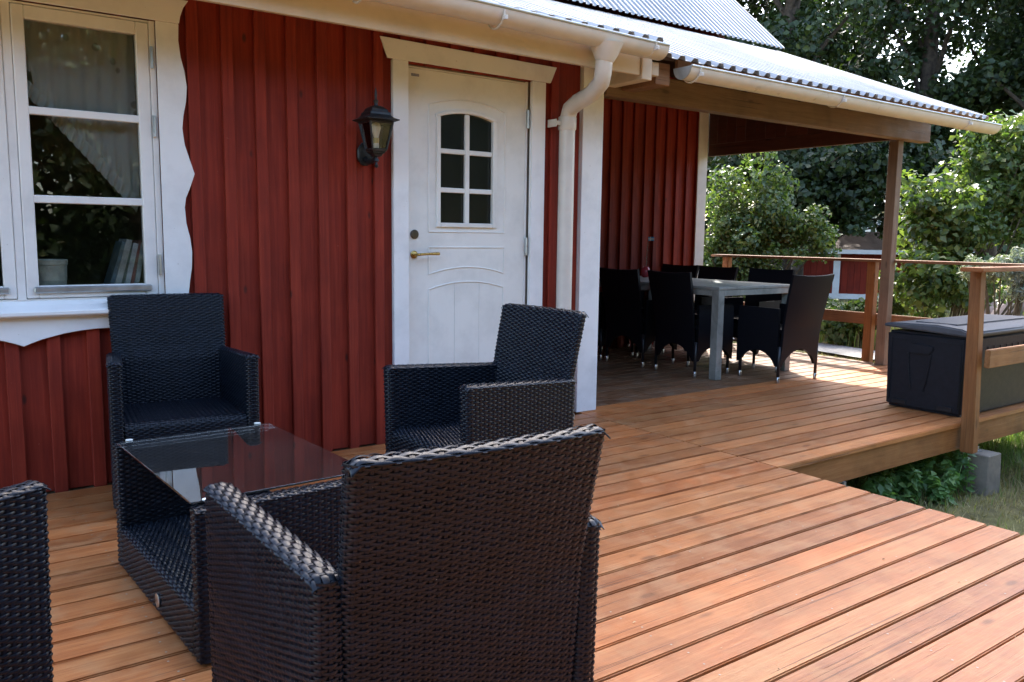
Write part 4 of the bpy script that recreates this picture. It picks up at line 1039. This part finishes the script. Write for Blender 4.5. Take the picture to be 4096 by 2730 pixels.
# low dark maple boughs seen under the porch roof
g = gr(3180, 19.6); plant('maple_tree', 'dark green maple with hanging boughs seen under the porch beam', 'tree', g,
      blob(at(3250, 760, 19), 1.5, 1.5, 1.0, 50, .3, .55, seed=61)+blob(at(3480, 640, 19), 1.5, 1.5, 1.4, 46, .3, .6, seed=62)+blob(at(3020, 620, 20), 1.3, 1.3, 1.5, 30, .4, .6, seed=63)+blob(at(3700, 800, 19.5), 1.0, 1.0, 1.7, 40, .3, .6, seed=64)+blob(at(3430, 890, 18.6), .75, .7, .35, 16, .16, .3, seed=65), 17000, .15, M['oak'], (4.6, .16), None, asp=.8, up=.4, shell=.25)
# far wood, one mass
P, N = crown_points([(*(at(px, 700, 52)[:2]), z, 2.6) for px in range(2200, 5200, 110) for z in (.8, 3.6, 5.6)], 15000, .3, .2)
tag(link('far_woodland', leaves_mesh('far_woodland', P, N, .5, .8, .3, .2), M['oak']), kind='stuff')
P, N = crown_points([(x, -24+random.uniform(-1, 1), z+random.uniform(-.5, .5), 2.2) for x in range(-34, 46, 2) for z in (.3, 2.6, 5., 7.5)], 42000, .3, .2)
tag(link('lawn_edge_woodland', leaves_mesh('lawn_edge_woodland', P, N, .55, .8, .3, .2), M['oak']), kind='stuff')
# trees across the lawn behind the viewer (they fill the window reflections)
for k, (x, y, h, lb) in enumerate([(-7, -15, 9, 'tall tree across the lawn from the window'), (-2.6, -17, 10, 'broad tree across the lawn facing the window'), (1.8, -15.5, 9, 'tree across the lawn facing the lantern'), (6., -15, 10, 'tree across the lawn facing the door'), (10.5, -13.5, 9, 'leafy tree across the lawn facing the porch'), (14.5, -10.5, 9, 'tree across the lawn beyond the storage box'), (-11, -11, 8, 'tree across the lawn past the house end')]):
    plant('lawn_tree', lb, 'tree', (x, y, -.5), blob((x, y, h*.5), 3.1, 2.6, h*.48, 56, .7, 1.2, zmin=.2, seed=80+k)+blob((x, y, .7), 2.6, 2.0, .9, 16, .5, .8, zmin=-.7, seed=95+k), 20000, .21, M['oak'], (h*.8, .28), 'trees across the lawn', asp=.7, up=.3, shell=.2)

# --- olive tree in pot, stake
og = gr(4040, 7.6); 
M['pot'] = simple('terracotta', (.36, .17, .10), .8, 0, .3, .15)
ot = plant('olive_tree', 'small silvery olive tree with a green cane behind the railing', 'tree', og, blob(at(3935, 1075, 7.6), .20, .2, .10, 26, .06, .10, seed=71)+blob(at(4080, 1075, 7.6), .25, .25, .16, 34, .06, .11, seed=72)+blob(at(4080, 1170, 7.6), .16, .16, .10, 14, .05, .09, seed=73), 5200, .062, M['olive'], None, None, 16, .2, .1, None, .3, -.2)
st_ = at(4078, 1260, 7.6)-og; MB().tube([(st_[0], st_[1], 0), (st_[0]+.02, st_[1], st_[2]+.35)], .012, 8).build('cane', simple('green_cane', (.10, .16, .13), .6), ot)
MB().lathe([(.15, 0), (.2, .28), (.215, .3), (.215, .33), (.19, .33), (.18, .27)], (0, 0, 0), 20).build('pot', M['pot'], ot, smooth=True)
# --- garden stones
for k, (px, py, t, s) in enumerate([(4020, 1235, 12.5, .36), (4085, 1215, 12.9, .28), (3955, 1215, 13, .18)]):
    p = at(px, py, t); bm = bmesh.new(); bmesh.ops.create_icosphere(bm, subdivisions=3, radius=1)
    for v in bm.verts:
        f = 1+.16*math.sin(4*v.co.x+k)*math.cos(3*v.co.y+2*k)+.1*math.sin(7*v.co.z+k); v.co = Vector((v.co.x*s*1.25*f, v.co.y*s*f, v.co.z*(p[2]+.5+.1)/1*f))
    me = bpy.data.meshes.new('garden_stone'); bm.to_mesh(me); bm.free()
    tag(link('garden_stone', me, M['stone'], None, (p[0], p[1], -.55)), ['largest pinkish garden boulder behind the olive tree', 'mid-sized rounded boulder beside the green cane of the olive tree', 'small pinkish stone at the foot of the large boulder'][k], 'stone', 'boulders behind the olive tree')

# --- neighbouring buildings
sh0 = at(3345, 1100, 24); sdir = np.array([.62, -.785])      # wall direction in plan
sd_ang = math.atan2(sdir[1], sdir[0])
sh = tag(empty('outbuilding', (sh0[0], sh0[1], -.5), sd_ang), 'low red outbuilding with white corner board beyond the railing', 'outbuilding')
for k in range(40):
    x = -3.6+k*.17; 
    MB().box((x, 0, .15), (x+.165, .05, 1.42)).build('board', M['red'], sh, .004)
bxs = MB().box((-3.6, .06, 0), (3.2, 3.5, 1.42)); bxs.build('wall', M['red'], sh)
MB().box((-.09, -.05, .12), (.09, -.005, 1.44)).build('corner_board', M['white'], sh)
MB().box((-3.65, -.04, 0.), (3.2, .055, .15)).build('sill_board', M['white'], sh)
MB().prism([(-.25, 1.40), (1.8, 1.95), (3.8, 1.40), (3.8, 1.34), (1.8, 1.88), (-.25, 1.34)], -3.9, 3.5, 0).build('roof', M['under'], sh)
MB().box((-3.9, -.28, 1.30), (3.5, -.255, 1.42)).build('fascia_board', M['white'], sh)
wh0 = at(3450, 900, 42); wh = tag(empty('white_house', (wh0[0], wh0[1], -.3), sd_ang), 'white house glimpsed through the dark trees', 'house')
MB().box((-3.5, 0, 0), (3.5, 6, 3.2)).build('wall', M['white'], wh)
MB().prism([(-.4, 3.1), (3, 5.2), (6.4, 3.1), (6.4, 3.0), (3, 5.05), (-.4, 3.0)], -3.9, 3.9, 0).build('roof', M['roof'], wh)
for x in (-2, .6): 
    wn = MB().box((x, -.05, 1.1), (x+.9, -.002, 2.3)).build('window', M['sash'], wh); MB().box((x+.08, -.058, 1.18), (x+.82, -.0505, 2.22)).build('pane', M['dark'], wn)

# --- grass
def blades(name, pts, h, wd, mat, lean=.5):
    n = len(pts); a = rng.random(n)*2*math.pi; d = np.stack([np.cos(a), np.sin(a), np.zeros(n)], 1); s = np.stack([-np.sin(a), np.cos(a), np.zeros(n)], 1)
    hh = h*(.45+.9*rng.random(n)); ln = lean*hh*rng.random(n)
    b0 = pts-s*wd/2; b1 = pts+s*wd/2; m0 = pts+d*(ln*.35)[:, None]+np.array([0, 0, 1])*(hh*.6)[:, None]; t = pts+d*ln[:, None]+np.array([0, 0, 1])*hh[:, None]
    V = np.stack([b0, b1, m0-s*wd*.35, m0+s*wd*.35, t], 1).reshape(-1, 3); i = np.arange(n)*5
    F = np.concatenate([np.stack([i, i+1, i+3], 1), np.stack([i, i+3, i+2], 1), np.stack([i+2, i+3, i+4], 1)])
    return tag(link(name, mesh_np(name, V, F), mat), kind='stuff')
def scatter(n, x0, x1, y0, y1, f=None):
    p = np.stack([x0+(x1-x0)*rng.random(n), y0+(y1-y0)*rng.random(n), np.full(n, -.52)], 1); return p if f is None else p[f(p)]
blades('lawn_grass', scatter(44000, 1.5, 7.5, -3.2, -.4, lambda p: rng.random(len(p)) < np.clip(1.15-np.abs(p[:, 1]+1.2)*1.9, .03, 1)), .11, .006, M['grass'], .9)
blades('dry_lawn_grass', scatter(46000, 1.4, 8.2, -4.2, -1.5), .07, .006, M['drygrass'], 1.2)
blades('tall_dry_grass', scatter(26000, 9.6, 15.5, -1., 8.5), .30, .010, M['drygrass'], .5)
blades('verge_grass', scatter(9000, 5.6, 8.3, -1.5, 6.5), .09, .008, M['drygrass'], .9)
blades('verge_green_grass', scatter(9000, 9.4, 15.5, -1., 8.5), .28, .012, M['grass'], .5)

# --- weeds under the deck edge
def weed(x, y, h, nst, label, big=.07):
    o = tag(empty('weed_plant', (x, y, -.5)), label, 'plant', 'weeds under the deck edge')
    m = MB(); Pp = []; Nn = []
    for k in range(nst):
        a = rng.random()*6.28; l = h*(.6+.5*rng.random()); tip = np.array([math.cos(a)*l*.38, math.sin(a)*l*.38, l]); p0 = np.array([rng.normal(0, .04), rng.normal(0, .04), 0])
        m.tube([p0, p0*.4+tip*.55+np.array([0, 0, .05]), tip], [.004, .003, .0015], 5)
        for q in np.linspace(.25, 1, int(7+l*14)):
            for s in (0, math.pi):
                aa = a+q*9+s; Pp.append(p0*(1-q)+tip*q+np.array([math.cos(aa), math.sin(aa), .1])*.035*(1.25-q*.7)); Nn.append([math.cos(aa)*.5, math.sin(aa)*.5, 1])
    m.build('stems', M['weed'], o); Nn = np.array(Nn)+rng.normal(0, .25, (len(Nn), 3)); Nn /= np.linalg.norm(Nn, axis=1, keepdims=True)
    link('leaves', leaves_mesh('leaves', np.array(Pp), Nn, big*(.7+.5*rng.random(len(Pp))), .55, .3, .3), M['weed'], o)
for k, (x, y, h, ns, lb) in enumerate([(3.02, -1.44, .34, 9, 'nettle-like weed growing under the deck beside the concrete footing'), (2.80, -1.50, .24, 8, 'low broad-leaved weed in the grass under the deck fascia'), (3.20, -1.60, .28, 8, 'weed leaning against the concrete footing'),
        (3.95, -1.95, .40, 10, 'tall weed clump on the far side of the concrete footing'), (4.20, -1.75, .36, 10, 'bushy weed under the railing fascia'), (4.5, -2.0, .38, 10, 'weed clump past the concrete footing, in the dry grass'), (2.62, -1.42, .2, 7, 'small weed in the shade below the deck fascia'), (2.93, -1.66, .20, 8, 'low leafy weed at the edge of the dry grass, before the nettles'), (2.45, -1.5, .22, 7, 'weed close to the inner corner of the deck')]): weed(x, y, h, ns, lb)
n = 150; P = np.stack([-3+4.2*rng.random(n), -4.2+4.1*rng.random(n), np.full(n, .0025)], 1); P2 = np.stack([1.4+3.6*rng.random(60), -1.5+3.2*rng.random(60), np.full(60, .0025)], 1); P = np.concatenate([P, P2])
N = rng.normal(0, .18, (len(P), 3)); N[:, 2] = 1; N /= np.linalg.norm(N, axis=1, keepdims=True)
tag(link('leaf_litter', leaves_mesh('leaf_litter', P, N, .006+.009*rng.random(len(P)), .5, .3), leaf('litter_leaf', (.10, .07, .03), (.25, .17, .07), (.42, .34, .2), .7, .1)), kind='stuff')

# --- small wooden wedge by the downpipe
M['wedge'] = wood('fresh_pine', (.55, .32, .16), (.46, .25, .12), (.62, .40, .22), 1, .6, False)
wd = tag(MB().prism([(-.06, 0), (.06, 0), (.06, .045)], -.02, .02, 0).build('wooden_wedge', M['wedge'], None, .002, loc=(.985, -.20, .0), rot=(0, 0, R(-20))), 'small pale wooden wedge lying on the deck below the downpipe', 'wedge')
